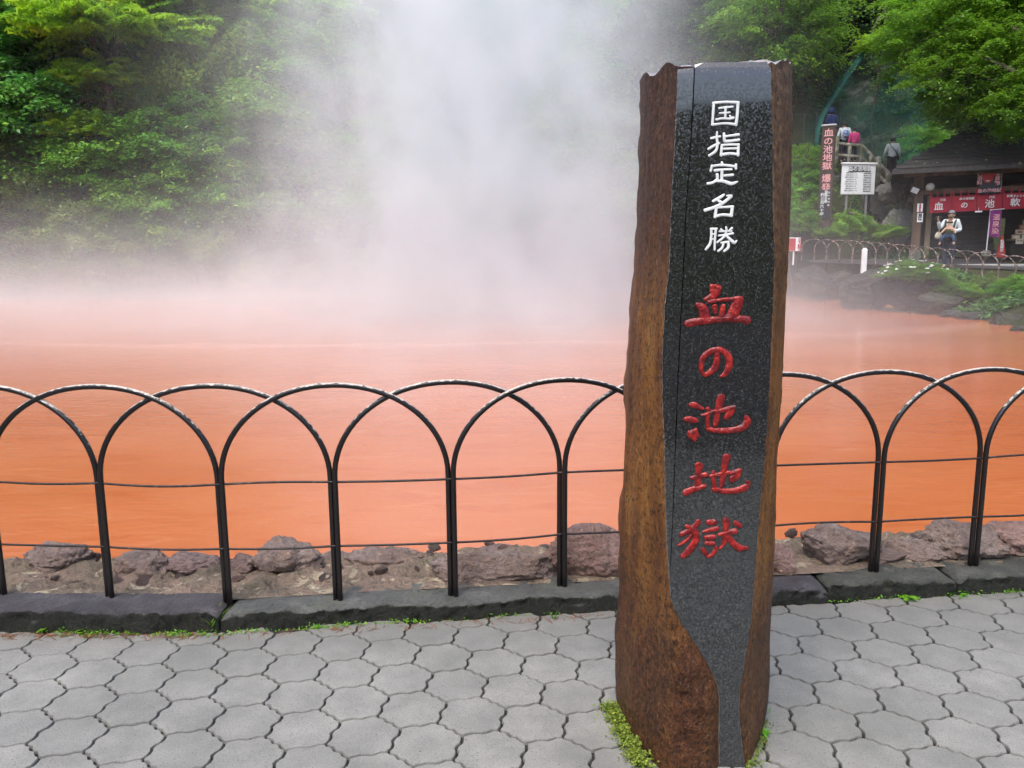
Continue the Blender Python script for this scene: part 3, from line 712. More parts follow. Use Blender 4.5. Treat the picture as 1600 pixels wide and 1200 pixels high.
for z_, st in RD: carve('red_character', [[(x, y, w * 1.22) for x, y, w in q] for q in st], *z_, RED_P, .0030)

# ------------------------------------------------------------------ vegetation
def leaf_mat(name, dark, mid, light, warm, trans=.35, gloss=.38):
    t = NT(name); at_ = t.n('ShaderNodeAttribute', attribute_name='tint').outputs['Fac']; rn = t.n('ShaderNodeObjectInfo').outputs['Random']
    col = t.ramp(at_, [(.0, dark), (.45, mid), (.8, light), (1.0, warm)])
    hs = t.n('ShaderNodeHueSaturation'); t.put(hs.inputs['Hue'], t.math('ADD', .485, t.math('MULTIPLY', rn, .03))); t.put(hs.inputs['Value'], t.math('ADD', .75, t.math('MULTIPLY', t.math('FRACT', t.math('MULTIPLY', rn, 7.3)), .55)))
    hs.inputs['Saturation'].default_value = 1.0; t.put(hs.inputs['Color'], col); col = hs.outputs[0]
    b = t.bsdf(col, gloss, .35)
    tr = t.n('ShaderNodeBsdfTranslucent'); t.put(tr.inputs[0], t.mix(.5, col, tuple(min(1, v * 1.5) for v in light)))
    mx = t.n('ShaderNodeMixShader'); mx.inputs[0].default_value = trans
    t.t.links.new(b, mx.inputs[1]); t.t.links.new(tr.outputs[0], mx.inputs[2])
    return t.done(mx.outputs[0])
BARK = simple('tree bark', [(.3, (.035, .028, .022)), (.5, (.075, .06, .048)), (.7, (.13, .11, .09))], 5, .85, .2, (22, .9, .03), (1, 1, .25))
LF = dict(
    broad=leaf_mat('green broadleaf foliage', (0.04, 0.115, 0.014), (0.125, 0.3, 0.03), (0.24, 0.46, 0.045), (0.38, 0.55, 0.055)),
    dark=leaf_mat('deep green foliage', (0.025, 0.09, 0.02), (0.075, 0.23, 0.036), (0.15, 0.38, 0.05), (0.26, 0.48, 0.055)),
    shade=leaf_mat('foliage with painted shade', (.008, .028, .006), (.018, .060, .011), (.036, .105, .018), (.07, .16, .026)),  # darker foliage copy: the hollow's shade is painted into its leaf colours
    feather=leaf_mat('yellow green feathery foliage', (0.08, 0.17, 0.01), (0.2, 0.38, 0.02), (0.36, 0.56, 0.03), (0.52, 0.62, 0.04), .4),
    vine=leaf_mat('creeper foliage', (0.06, 0.13, 0.016), (0.17, 0.32, 0.03), (0.28, 0.46, 0.045), (0.42, 0.54, 0.06)),
    pale=leaf_mat('olive shrub foliage', (0.069, 0.106, 0.027), (0.138, 0.200, 0.050), (0.225, 0.288, 0.069), (0.375, 0.375, 0.088)),
    maple=leaf_mat('fresh maple foliage', (0.05, 0.12, 0.01), (0.11, 0.24, 0.018), (0.19, 0.37, 0.026), (0.3, 0.46, 0.035), .45),
    fern=leaf_mat('fern fronds', (.03, .075, .015), (.06, .14, .03), (.10, .19, .04), (.16, .21, .06)))
def leaves(C, N, size, R, asp=.5, curl=.25):
    """diamond leaves folded along the midrib; C centres, N facing"""
    n = len(C); a = R.normal(size=(n, 3)); a -= N * (a * N).sum(1, keepdims=True); a /= np.linalg.norm(a, axis=1, keepdims=True) + 1e-9
    b = np.cross(N, a); s = (size * R.uniform(.65, 1.3, n))[:, None]
    tip = C + a * s * .5 - N * s * curl * .4; root = C - a * s * .5; l = C + b * s * asp * .5 + N * s * .08; r = C - b * s * asp * .5 + N * s * .08
    V = np.stack([root, l, tip, r], 1).reshape(-1, 3); Fq = np.arange(n * 4).reshape(-1, 4)
    return V, Fq
def unit(a): return a / (np.linalg.norm(a, axis=-1, keepdims=True) + 1e-9)
def crown_broad(seed, ncl, per, leaf, flat=.85, spray=.40, sprayz=.12, droop=.25, low=-.6):
    R = rnd(seed); C, N, T = [], [], []
    d = unit(R.normal(size=(ncl * 3, 3))); d = d[d[:, 2] > low][:ncl]
    lump = 1 + .22 * np.sin(d[:, 0] * 3.1 + seed) * np.cos(d[:, 1] * 2.7 + seed * 2) + R.normal(size=len(d)) * .10
    rr = lump * R.uniform(.55, 1.0, len(d)) ** .6
    cc = d * rr[:, None] * np.array([1, 1, flat])
    for c, dd in zip(cc, d):
        m = int(per * R.uniform(.5, 1.4)); sz = spray * R.uniform(.6, 1.25)
        q = R.normal(size=(m, 2)) * .5; rad = np.hypot(q[:, 0], q[:, 1])
        out = unit(np.array([dd[0], dd[1], .15])); side = np.cross(out, [0, 0, 1.0]); side = unit(side)
        p = c + out * (q[:, :1] * sz) + side * (q[:, 1:] * sz * .8)
        p[:, 2] += R.normal(size=m) * sprayz * sz - droop * sz * rad ** 2 - np.maximum(q[:, 0], 0) * sz * .15
        nn = unit(np.array([0, 0, 1.35]) + dd * .5 + R.normal(size=(m, 3)) * .45)
        C.append(p); N.append(nn); T.append(np.clip(R.normal(.42, .2) + R.normal(size=m) * .13, 0, 1))
    C = np.concatenate(C); N = np.concatenate(N); T = np.concatenate(T)
    V, Fq = leaves(C, N, leaf, R); return np_mesh('crown', V, Fq, T), cc
def crown_feather(seed, nfr, leaf):
    R = rnd(seed); C, N, T, cc = [], [], [], []
    for _ in range(nfr):
        d = unit(R.normal(size=3)); d[2] = abs(d[2]) * .8 - .15; d = unit(d)
        st = d * R.uniform(.15, .75) * np.array([1, 1, .7]); L = R.uniform(.35, .6); out = unit(np.array([d[0], d[1], .25 + R.normal() * .15])); side = unit(np.cross(out, [0, 0, 1.0]))
        tint = np.clip(R.normal(.5, .18), .1, 1)
        m = 46
        for k in range(m):
            s = (k + .5) / m; p = st + out * L * s - np.array([0, 0, .38 * L * s ** 2.0])
            wd = .16 * math.sin(math.pi * min(1, s * .85 + .12)) * L / .5
            w = R.uniform(-1, 1, 5); q = p + side * (w[:, None] * wd); q[:, 2] -= np.abs(w) * wd * .55 + R.random(5) * .03
            C.append(q); N.append(unit(np.array([0, 0, 1.0]) + side * (w[:, None] * .7) + R.normal(size=(5, 3)) * .25)); T.append(np.clip(tint + R.normal(size=5) * .1 + .15 * s, 0, 1))
        cc.append(st)
    C = np.concatenate(C); N = np.concatenate(N); T = np.concatenate(T)
    V, Fq = leaves(C, N, leaf, R, .34, .5); return np_mesh('crown', V, Fq, T), np.array(cc)
def crown_mass(seed, n, leaf, flat=1.0, hang=.0):
    """dense leafy skin over a lumpy core: creeper or shrub"""
    R = rnd(seed); d = unit(R.normal(size=(n, 3))); d = d[d[:, 2] > -.55]
    l = .74 + .16 * np.sin(d[:, 0] * 4 + seed) * np.cos(d[:, 2] * 3 + seed) + .12 * np.sin(d[:, 1] * 7 + d[:, 2] * 5 + seed) + .07 * np.sin(d[:, 0] * 13 + d[:, 2] * 11)
    r = l + R.normal(size=len(d)) * .045 - R.random(len(d)) ** 3 * .25
    C = d * r[:, None] * np.array([1, 1, flat]); N = unit(d + np.array([0, 0, .5]) + R.normal(size=d.shape) * .45)
    T = np.clip(.42 + .22 * np.sin(d[:, 0] * 6 + d[:, 2] * 8 + seed) + R.normal(size=len(d)) * .17, 0, 1)
    V, Fq = leaves(C, N, leaf, R, .6); return np_mesh('crown', V, Fq, T), C[::max(1, len(C) // 40)] * .8
def trunk_mesh(seed, cc, H=1.6, r=.07, nlimb=9):
    R = random.Random(seed); mb = MB(); top = .25
    pts = [(R.uniform(-.05, .05) * k, R.uniform(-.05, .05) * k, -H + (H + top) * k / 6) for k in range(7)]
    mb.tube(pts, [r * (1.25 - .8 * k / 6) for k in range(7)], 8)
    idx = list(range(len(cc))); R.shuffle(idx)
    for i in idx[:nlimb]:
        e = Vector(cc[i]) * .92; s0 = Vector(pts[R.randint(3, 6)]); md = (s0 + e) / 2 + Vector((0, 0, .08))
        mb.tube([s0, s0.lerp(md, .6), md, md.lerp(e, .6), e], [r * .42, r * .36, r * .28, r * .2, r * .08], 6)
    me = bpy.data.meshes.new('trunk'); me.from_pydata(mb.v, [], mb.f); me.update(); me.polygons.foreach_set('use_smooth', [True] * len(me.polygons)); me.materials.append(BARK); return me
PROTO = {}
def proto(key, fn, mat, H=1.6, r=.05):
    me, cc = fn; me.materials.append(LF[mat]); PROTO[key] = (me, trunk_mesh(hash(key) % 97 if False else len(PROTO) * 7 + 3, cc, H, r))
proto('broad1', crown_broad(11, 115, 200, .078), 'broad'); proto('broad2', crown_broad(23, 105, 200, .086, .75), 'broad'); proto('broad3', crown_broad(37, 130, 180, .070, 1.0, .36), 'broad')
proto('dark1', crown_broad(41, 110, 200, .082, .8), 'dark'); proto('dark2', crown_broad(57, 120, 190, .075, .95, .38), 'dark')
proto('shade1', crown_broad(43, 110, 190, .08, .85), 'shade'); proto('shade2', crown_broad(59, 120, 180, .074, .95, .38), 'shade')
proto('feather1', crown_feather(5, 190, .062), 'feather'); proto('feather2', crown_feather(9, 190, .06), 'feather')
proto('vine1', crown_mass(3, 22000, .058, 1.15), 'vine'); proto('vine2', crown_mass(8, 22000, .062, 1.0), 'vine')
proto('pale1', crown_mass(13, 17000, .05, .8), 'pale'); proto('pale2', crown_broad(71, 110, 130, .05, .8, .34), 'pale')
proto('maple1', crown_broad(83, 165, 175, .058, .9, .36, .10, .35, -.85), 'maple'); proto('maple2', crown_broad(89, 165, 175, .058, .9, .34, .10, .35, -.85), 'maple')
KIND = dict(broad=('broadleaf_tree', 'broadleaf tree'), dark=('evergreen_tree', 'evergreen tree'), shade=('evergreen_tree', 'evergreen tree'), feather=('conifer_tree', 'conifer'), vine=('creeper_covered_tree', 'creeper covered tree'), pale=('shrub', 'shrub'), maple=('maple_tree', 'maple tree'))
TR = random.Random(77)
def tree(key, px, py, Y, rad, label, group, flat=1.0, thick=1.0, ground=True):
    """a tree whose crown centre stands in that direction at that distance"""
    c = W(px, py, Y); k = key.rstrip('0123456789'); nm, cat = KIND[k]
    root = empty(nm, c, TR.uniform(0, 6.28)); root.scale = (rad, rad, rad * flat)
    tag(root, label, cat, group)
    cme, tme = PROTO[key]
    a = bpy.data.objects.new('crown', cme); COL.objects.link(a); a.parent = root
    b = bpy.data.objects.new('trunk', tme); COL.objects.link(b); b.parent = root
    gz = hz(c.x, c.y); drop = max(.5, (c.z - gz + .3) / (rad * flat)); b.scale = (thick, thick, 1)
    if drop > 1.6: b.scale.z = drop / 1.6
    return root
GL = 'trees on the steep bank left of the steam'
named = [
 ('feather1', 175, 58, 33.6, 3.9, 'bright yellow green feathery conifer hanging over the left of the slope', 1), ('feather2', 300, 10, 35.5, 3.0, 'feathery yellow green conifer at the very top of the left slope', 1),
 ('feather1', 165, 128, 33.2, 2.0, 'small drooping feathery conifer spray under the bright big one', 1), ('feather2', 132, 205, 33.0, 1.8, 'yellow green feathery sapling halfway up the left slope', 1),
 ('feather2', 470, 25, 39, 3.6, 'hazy feathery conifer at the top next to the steam column', 1),
 ('dark1', 22, 40, 35, 3.2, 'dark green tree filling the upper left corner', 1), ('dark2', 35, 130, 34.5, 3.3, 'deep green layered tree below the upper left corner', 1), ('dark1', 75, 165, 34, 2.6, 'deep green tree with tiered sprays at the left edge under the conifer', 1),
 ('broad3', -20, 215, 33.6, 3.0, 'fresh green tree cut by the left edge halfway down the slope', 1), ('dark2', 245, 118, 35.5, 2.0, 'dark leaved tree in the hollow under the feathery conifer', 1),
 ('vine1', 330, 105, 35.2, 3.0, 'tall tree smothered in green creeper above the bare trunk', 1), ('vine2', 262, 150, 34.8, 1.9, 'creeper covered hump left of the bare trunk', 1), ('vine2', 400, 70, 36.5, 2.6, 'creeper covered crown fading into the steam at the top', 1), ('vine1', 372, 140, 35.4, 1.8, 'small creeper clad crown right of the bare trunk', 1),
 ('broad1', 200, 235, 33.8, 2.5, 'mid green tree in the middle of the left slope', 1), ('broad2', 275, 225, 33.6, 2.3, 'broad layered tree left of the foot of the bare trunk', 1), ('broad1', 330, 250, 33.4, 1.9, 'low green tree at the foot of the bare trunk', 1), ('broad3', 120, 262, 33.4, 2.2, 'rounded green tree above the yellowish shrub', 1),
 ('broad2', 420, 190, 34.2, 2.4, 'hazy layered tree at the left edge of the thick steam', 1), ('broad1', 480, 120, 36, 2.8, 'pale misted tree behind the left edge of the steam', 1), ('broad3', 395, 235, 33.8, 1.7, 'misted shrubby tree below the layered one near the steam', 1),
 ('pale1', 60, 300, 33.0, 2.5, 'yellowish olive shrub at the left edge above the mist', 1), ('pale2', 30, 365, 32.6, 2.6, 'grey green shrub at the left edge just above the water mist', 1), ('pale1', 130, 375, 32.4, 2.2, 'olive shrub low in the mist on the left bank', 1), ('broad2', 215, 325, 32.9, 1.9, 'low green bush above the misty shore', 1), ('broad3', 285, 330, 32.8, 1.8, 'soft green bush in thin mist above the shore', 1), ('pale2', 225, 390, 32.3, 1.9, 'dull green bush fading into the mist above the shore', 1), ('pale1', 330, 395, 32.4, 1.8, 'faint bush almost lost in the shoreline mist', 1), ('broad1', 370, 320, 32.9, 1.7, 'faint green bush near the left edge of the steam', 1),
 ('dark2', -60, 90, 36, 3.4, 'dark tree mostly cut off by the left edge', 1), ('pale2', -55, 300, 33, 2.6, 'shrub mostly cut off by the left edge', 1)]
for key, px, py, Y, rad, lab, g_ in named: tree(key, px, py, Y, rad, lab, GL)
for i in range(17):
    px = -60 + 46 * i + TR.uniform(-14, 14); py = 428 + TR.uniform(-16, 8)
    r = tree(TR.choice(['pale1', 'vine2', 'broad3', 'pale2', 'vine1', 'pale1']), px, py, 32.7 + TR.uniform(-.3, .3), TR.uniform(1.1, 1.6), 'low bush overhanging the misty waterline below the left slope', 'low bushes along the far waterline', .85)
    r.name = 'bush'; r['category'] = 'bush'
# the bare trunk
bt = W(325, 200, 33.6); b0 = W(332, 262, 33.4); b1 = W(318, 130, 34.0)
br = empty('dead_tree', (b0.x, b0.y, b0.z)); tag(br, 'bare grey leaning trunk standing among the creepers', 'dead tree')
mb = MB(); mb.tube([(0, 0, -1.2), (0, 0, 0), tuple(bt - b0), tuple(b1 - b0)], [.36, .32, .26, .2], 12)
mb.tube([(bt - b0) * .6, (bt - b0) * .8 + Vector((-.35, -.1, .4)), (bt - b0) + Vector((-.7, -.1, 1.3))], [.14, .12, .08], 8)
mb.build('trunk', BARK, br, True)
# the wood behind, thinning into the steam
k = 0
for row, (py, Y) in enumerate(((20, 44), (-25, 48), (95, 40), (175, 37), (255, 34.8), (330, 33.4))):
    for px in range(-60, 1180, 118):
        x = px + TR.uniform(-35, 35) + (row % 2) * 55; y = py + TR.uniform(-22, 22)
        if row >= 2 and x < 430: continue
        if x > 980 and y > 190: continue
        key = TR.choice(['broad1', 'broad2', 'broad3', 'dark1', 'dark2', 'broad1', 'vine2'])
        k += 1
        tree(key, x, y, Y + TR.uniform(-.8, .8), TR.uniform(2.3, 3.2) * (1.15 if row < 2 else .95), 'green tree of the wooded slope behind and around the steam column', 'trees of the wood behind the steam')
# right hand slope above the steps
GR = 'trees above the steps on the right'
for key, px, py, Y, rad, lab in [
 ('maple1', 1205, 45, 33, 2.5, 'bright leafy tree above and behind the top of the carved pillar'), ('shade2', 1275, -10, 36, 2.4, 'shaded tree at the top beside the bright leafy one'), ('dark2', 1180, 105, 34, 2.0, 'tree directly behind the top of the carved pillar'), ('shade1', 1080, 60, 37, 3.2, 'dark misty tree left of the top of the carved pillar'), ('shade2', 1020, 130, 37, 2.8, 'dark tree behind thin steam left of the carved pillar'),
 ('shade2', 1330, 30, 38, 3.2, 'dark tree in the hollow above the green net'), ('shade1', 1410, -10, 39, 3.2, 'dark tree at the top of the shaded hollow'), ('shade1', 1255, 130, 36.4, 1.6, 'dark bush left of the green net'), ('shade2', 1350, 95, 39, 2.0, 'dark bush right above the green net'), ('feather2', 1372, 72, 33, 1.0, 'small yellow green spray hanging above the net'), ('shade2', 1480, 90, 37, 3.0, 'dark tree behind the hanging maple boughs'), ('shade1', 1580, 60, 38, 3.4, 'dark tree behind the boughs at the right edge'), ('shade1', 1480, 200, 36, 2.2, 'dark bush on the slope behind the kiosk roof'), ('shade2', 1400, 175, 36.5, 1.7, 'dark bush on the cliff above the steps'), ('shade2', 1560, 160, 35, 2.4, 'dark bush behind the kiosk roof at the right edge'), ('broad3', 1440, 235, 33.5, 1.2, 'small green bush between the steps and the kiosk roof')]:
    tree(key, px, py, Y, rad, lab, GR)
GM = 'maples leaning over the kiosk'
for key, px, py, Y, rad, lab in [('maple1', 1462, 52, 26, 1.55, 'maple whose boughs hang lowest over the dark hollow'), ('maple2', 1535, 118, 24.5, 1.75, 'maple with layered sprays hanging above the kiosk roof'), ('maple1', 1588, 35, 26, 2.3, 'maple in the upper right corner'), ('maple2', 1500, -15, 27, 1.9, 'maple bough along the top edge right of centre'), ('maple2', 1618, 165, 23, 1.15, 'maple spray dipping to the kiosk roof at the right edge')]:
    t_ = tree(key, px, py, Y, rad, lab, GM)
    tk = [c_ for c_ in t_.children if c_.name.startswith('trunk')][0]; bpy.data.objects.remove(tk)
    c_ = t_.location; q = W(1790 + TR.uniform(-40, 60), 300, 18.5 + TR.uniform(0, 1.5)); q.z = hz(q.x, q.y) - .2; t_.rotation_euler.z = 0; t_.scale = (rad, rad, rad * .95)
    loc = lambda p: Vector(((p.x - c_.x) / rad, (p.y - c_.y) / rad, (p.z - c_.z) / (rad * .95)))
    e_ = Vector((c_.x, c_.y, c_.z)); mb = MB(); P_ = [q, q + Vector((-.1, .2, 2.2)), q.lerp(e_, .35) + Vector((.4, -.2, 2.0)), q.lerp(e_, .7) + Vector((.2, 0, .9)), e_]
    mb.tube([loc(p) for p in P_], [.17 / rad, .15 / rad, .11 / rad, .07 / rad, .035 / rad], 8)
    for k_ in range(7):
        d_ = Vector((TR.gauss(0, 1), TR.gauss(0, 1), TR.gauss(0, .4))).normalized(); mb.tube([Vector((0, 0, 0)), d_ * .4 + Vector((0, 0, .08)), d_ * .85], [.03 / rad, .02 / rad, .008 / rad], 5)
    mb.build('trunk', BARK, t_, True)
# bushes on the bank
GB = 'bushes on the bank below the steps'
for key, px, py, Y, rad, fl, lab in [('maple2', 1254, 262, 28.6, .85, 1.1, 'bright green bush left of the tall wooden sign post'), ('broad3', 1250, 300, 28.2, .85, 1.0, 'green bush below the bright one left of the wooden sign post'), ('broad1', 1242, 345, 27.2, .7, 1.0, 'misted bush at the left foot of the wooden sign post'), ('vine1', 1330, 352, 26.0, .8, .6, 'low bush below the white notice board'), ('vine2', 1385, 365, 25.8, .7, .5, 'low bush between the notice board and the kiosk'), ('vine2', 1296, 366, 25.6, .6, .45, 'low bush at the foot of the wooden sign post')]:
    r = tree(key, px, py, Y, rad, lab, GB, fl); r.name = 'bush'; r['category'] = 'bush'
GS = 'shrubs at the edge of the far path'
for key, px, py, Y, rad, fl, lab in [('broad1', 1428, 427, 19.2, .74, .40, 'low bright bush covered with white flowers on the bank rocks'), ('broad2', 1490, 452, 18.6, .5, .62, 'small bright shrub right of the bank boulders'), ('pale2', 1542, 446, 18.7, .42, .9, 'dry brownish shrub against the far fence'), ('broad3', 1598, 455, 17.6, .55, .75, 'dense green shrub cut by the right edge'), ('vine1', 1516, 458, 18.2, .3, .7, 'tiny yellow green shrub beside the dry one')]:
    r = tree(key, px, py, Y, rad, lab, GS, fl); r.name = 'shrub'; r['category'] = 'shrub'
    if 'flowers' in lab:
        R = rnd(4); n = 46; d = unit(R.normal(size=(n, 3)) + np.array([-.4, 0, .9])); d[:, 2] = np.abs(d[:, 2])
        PET = plain('white petals', (.8, .8, .76))
        for c, dd in zip(d * 1.12, d):
            V_, F_ = leaves(np.repeat(c[None], 5, 0) + R.normal(size=(5, 3)) * .012, unit(np.repeat(dd[None], 5, 0) + R.normal(size=(5, 3)) * .4), .125, R, .8)
            mesh_obj('flower', np_mesh('flower', V_, F_), PET, r)
# ferns and low growth over the bank: one carpet nobody could count
R = rnd(21); pts = []
while len(pts) < 5200:
    x, y = R.uniform(-26, 22), R.uniform(16, 36)
    dx = x - shore_x(y)
    if dx > 0:
        if not (dx > .8 and x < 15): continue
        path = 22.0 < y < 25.6 and dx > 1.6
        if path or (y < 22 and dx > 2.2): continue
    elif y < 33: continue
    pts.append((x, y))
C, N, T = [], [], []
for x, y in pts:
    z = hz(x, y); m = 16; hgt = R.uniform(.12, .42) * (1.2 if y > 25 else .5)
    an = R.random(m) * 6.28; rr = R.random(m) ** .6 * hgt * 1.1
    q = np.stack([x + np.cos(an) * rr, y + np.sin(an) * rr, z + hgt * (.35 + .65 * R.random(m)) - rr * .3], -1)
    C.append(q); N.append(unit(np.stack([np.cos(an) * .6, np.sin(an) * .6, np.ones(m)], -1) + R.normal(size=(m, 3)) * .3)); T.append(np.clip(R.normal(.4, .2) + R.normal(size=m) * .12, 0, 1))
C = np.concatenate(C); N = np.concatenate(N); T = np.concatenate(T); V_, F_ = leaves(C, N, .15, R, .42)
me = np_mesh('undergrowth', V_, F_, T); tag(mesh_obj('undergrowth', me, LF['fern']), 'ferns and low green growth carpeting the banks', 'undergrowth', kind='stuff')

# ------------------------------------------------------------------ far bank: path, boulders, fence
WET = simple('wet asphalt', [(.3, (.035, .034, .034)), (.6, (.06, .058, .057)), (.75, (.085, .08, .078))], 3, .45, .5, (60, .4, .004), co='Position')
mb = MB(); V = []; nn_ = 40
for i in range(nn_ + 1):
    t = i / nn_; x = 9.6 + 14 * t
    yn = 22.6 - 3.2 * t * 1.15 + (1 - t) * 2.2 * (1 - t); 
    for j in range(9):
        y = yn + (26.0 - yn - .35 * t) * j / 8
        V.append((x, y, float(bank_z(y)) + .03 + .02 * fbm((x, y, 0), .8, 2)))
mb.add(V, [(i * 9 + j, (i + 1) * 9 + j, (i + 1) * 9 + j + 1, i * 9 + j + 1) for i in range(nn_) for j in range(8)])
tag(mb.build('far_path', WET, smooth=True), kind='structure')
g = 'boulders along the far right bank'
rock(1312, 1408, 420, 482, 0, 3, 'misted dark boulder farthest left on the far right bank', 61, g, 'boulder', 'boulder', 20.4, .6, sink=.2)
rock(1366, 1420, 428, 474, 0, 3, 'dark boulder between the misted one and the big block under the flowers', 63, g, 'boulder', 'boulder', 19.9, .6)
rock(1400, 1476, 428, 482, 0, 3, 'big blocky grey boulder under the white flowering bush', 67, g, 'boulder', 'boulder', 19.0, .6, rough=.12)
rock(1432, 1510, 456, 488, 0, 3, 'low dark boulder lying right of the big block', 69, g, 'boulder', 'boulder', 18.2, .6)
rock(1290, 1345, 420, 462, 0, 3, 'boulder half lost in mist right beside the carved pillar', 71, g, 'boulder', 'boulder', 22.5, .6)
rock(1248, 1300, 414, 455, 0, 3, 'boulder almost hidden by mist at the edge of the carved pillar', 73, g, 'boulder', 'boulder', 24.5, .6)
for i, (a, b, c, d, Y, lab) in enumerate([(1500, 1552, 486, 508, 16.6, 'dark stone at the waterline below the dry shrub'), (1552, 1600, 490, 522, 15.2, 'dark stone at the waterline at the right edge'), (1470, 1512, 484, 500, 17.4, 'small dark stone at the waterline below the low boulder'), (1586, 1640, 508, 536, 13.8, 'dark stone in the water cut by the right edge')]):
    rock(a, b, c, d, 0, 3, lab, 80 + i * 3, 'stones along the far waterline', 'stone', 'stone', Y, .8)
rock(1386, 1432, 326, 372, 0, 4, 'pale mossy rock set in the slope left of the kiosk post', 91, 'pale rocks in the slope below the steps', 'rock', 'rock', 26.6, .6, rough=.12)
rock(1354, 1370, 344, 356, 0, 4, 'small pale rock below the right leg of the notice board', 93, 'pale rocks in the slope below the steps', 'rock', 'rock', 26.2, .6)
rock(1374, 1412, 284, 312, 0, 4, 'mossy rock under the log railing beside the notice board', 95, 'pale rocks in the slope below the steps', 'rock', 'rock', 28.4, .6)

WORN = NT('worn galvanised fence'); _c = WORN.coord('Position'); _n = WORN.noise(_c, 14, 4, .7)
WORN = WORN.done(WORN.bsdf(WORN.ramp(_n, [(.4, (.05, .035, .028)), (.52, (.16, .10, .08)), (.6, (.42, .36, .34))]), .5, .5))
fa, fb, fc, fd = W(1252, 404, 25.6), W(1340, 409, 24.2), W(1465, 424, 21.6), W(1640, 447, 19.0)
line = []; K4 = [fa, fb, fc, fd]
L = [(K4[i + 1] - K4[i]).length for i in range(3)]; tot = sum(L); npst = int(tot / .41)
for i in range(npst + 1):
    s = tot * i / npst; k = 0
    while k < 2 and s > L[k]: s -= L[k]; k += 1
    line.append(K4[k].lerp(K4[k + 1], s / L[k]))
ff = empty('arched_fence', fb); tag(ff, 'long worn pale arched fence along the path on the far bank', 'fence')
_zs = {}
def fz(p): return float(np.interp(p.x, [q.x for q in line], [q.z for q in line])) - .06 - fb.z
l2 = [Vector((p.x, p.y, 0)) for p in line]
class _Off: pass
fence_root = ff; shift = Vector((fb.x, fb.y, 0))
fence_arches(ff, [p - shift for p in l2], lambda p: fz(Vector((p.x + shift.x, 0, 0))), .40, .70, .014, WORN, (), n=6, seg=14)
def post_thing(name, label, cat, px, y0, y1, Y, w, m, d=None):
    a, b = W(px, y1, Y), W(px, y0, Y); r = empty(name, a); MB().box((0, 0, (b.z - a.z) / 2 - .1), (w, d or w, b.z - a.z + .2), bev=w * .12).build('post', m, r); tag(r, label, cat); return r, b.z - a.z
WHITE = simple('white painted board', [(.3, (.76, .78, .78)), (.7, (.84, .85, .85))], 4, .5, .4, None)
GREYM = plain('grey steel', (.22, .22, .23), .45, .5)
REDM = plain('red sign paint', (.45, .02, .02), .45, .4)
r, h = post_thing('marker_post', 'short white square marker post in front of the far fence', 'marker post', 1349, 389, 424, 22.2, .14, WHITE, .10)
MB().box((0, 0, h), (.10, .07, .05), bev=.02).build('cap', WHITE, r)

# text helper: the writing on signs, as thin solid letters
def text(body, size, m, parent, loc, rot=(math.pi / 2, 0, 0), vertical=False, sx=1.0, bold=.02, name='lettering', gap=1.05, depth=.004, align='CENTER'):
    cu = bpy.data.curves.new('lettering', 'FONT'); cu.body = '\n'.join(body) if vertical else body; cu.size = size; cu.align_x = align; cu.align_y = 'TOP' if vertical else 'CENTER'
    cu.offset = bold * size; cu.extrude = depth; cu.space_line = gap; cu.resolution_u = 2
    o = bpy.data.objects.new('lettering', cu); COL.objects.link(o); bpy.context.view_layer.update()
    me = bpy.data.meshes.new_from_object(o.evaluated_get(bpy.context.evaluated_depsgraph_get())); bpy.data.objects.remove(o)
    q = mesh_obj(name, me, m, parent); q.location = loc; q.rotation_euler = rot; q.scale = (sx, 1, 1); return q

WOOD_D = simple('dark weathered wood', [(.3, (.035, .024, .018)), (.5, (.06, .043, .033)), (.7, (.095, .072, .058))], 4, .75, .3, (40, .5, .006), (1, 1, .12))
WOOD_B = simple('brown timber', [(.3, (.06, .038, .024)), (.5, (.10, .064, .04)), (.7, (.14, .095, .062))], 4, .7, .3, (40, .5, .006), (1, 1, .15))
PINK = plain('pale pink paint', (.72, .36, .36), .5, .4); BLACKM = plain('black panel paint', (.018, .02, .026), .45, .4); INK = plain('black ink', (.02, .02, .02), .6, .3)
# tall wooden sign post
sb = W(1288, 342, 27.0); st_ = W(1300, 198, 27.0); hS = st_.z - sb.z; wS = .44
ang = math.radians(-24)
ws = empty('wooden_sign_post', sb, ang); tag(ws, 'tall square wooden sign post with pink vertical characters', 'sign post')
MB().box((0, 0, hS / 2 - .2), (wS, wS * .75, hS + .4), bev=.02).build('pillar', WOOD_D, ws)
MB().box((0, 0, hS + .03), (wS + .05, wS * .75 + .05, .06), bev=.02).build('metal_cap', plain('zinc cap', (.42, .43, .45), .4), ws)
text('血の池地獄', .27, PINK, ws, (0, -wS * .375 - .006, hS - .10), vertical=True, gap=1.0, bold=.014, sx=1.15)
text('爆発ヶ所', .29, PINK, ws, (0, -wS * .375 - .006, hS - 1.58), vertical=True, gap=1.05, bold=.014)
pn = MB().box((0, -wS * .375 - .012, .46), (.32, .024, .98), bev=.004).build('lower_panel', BLACKM, ws)
text('約三百六十坪', .13, WHITE, pn, (-.09, -wS * .375 - .026, .86), vertical=True, gap=1.0, bold=.01)
text('国指定名勝', .10, WHITE, pn, (.02, -wS * .375 - .026, .93), vertical=True, gap=.8, bold=.01)
text('血の池地獄', .075, WHITE, pn, (.11, -wS * .375 - .026, .90), vertical=True, gap=1.4, bold=.005)
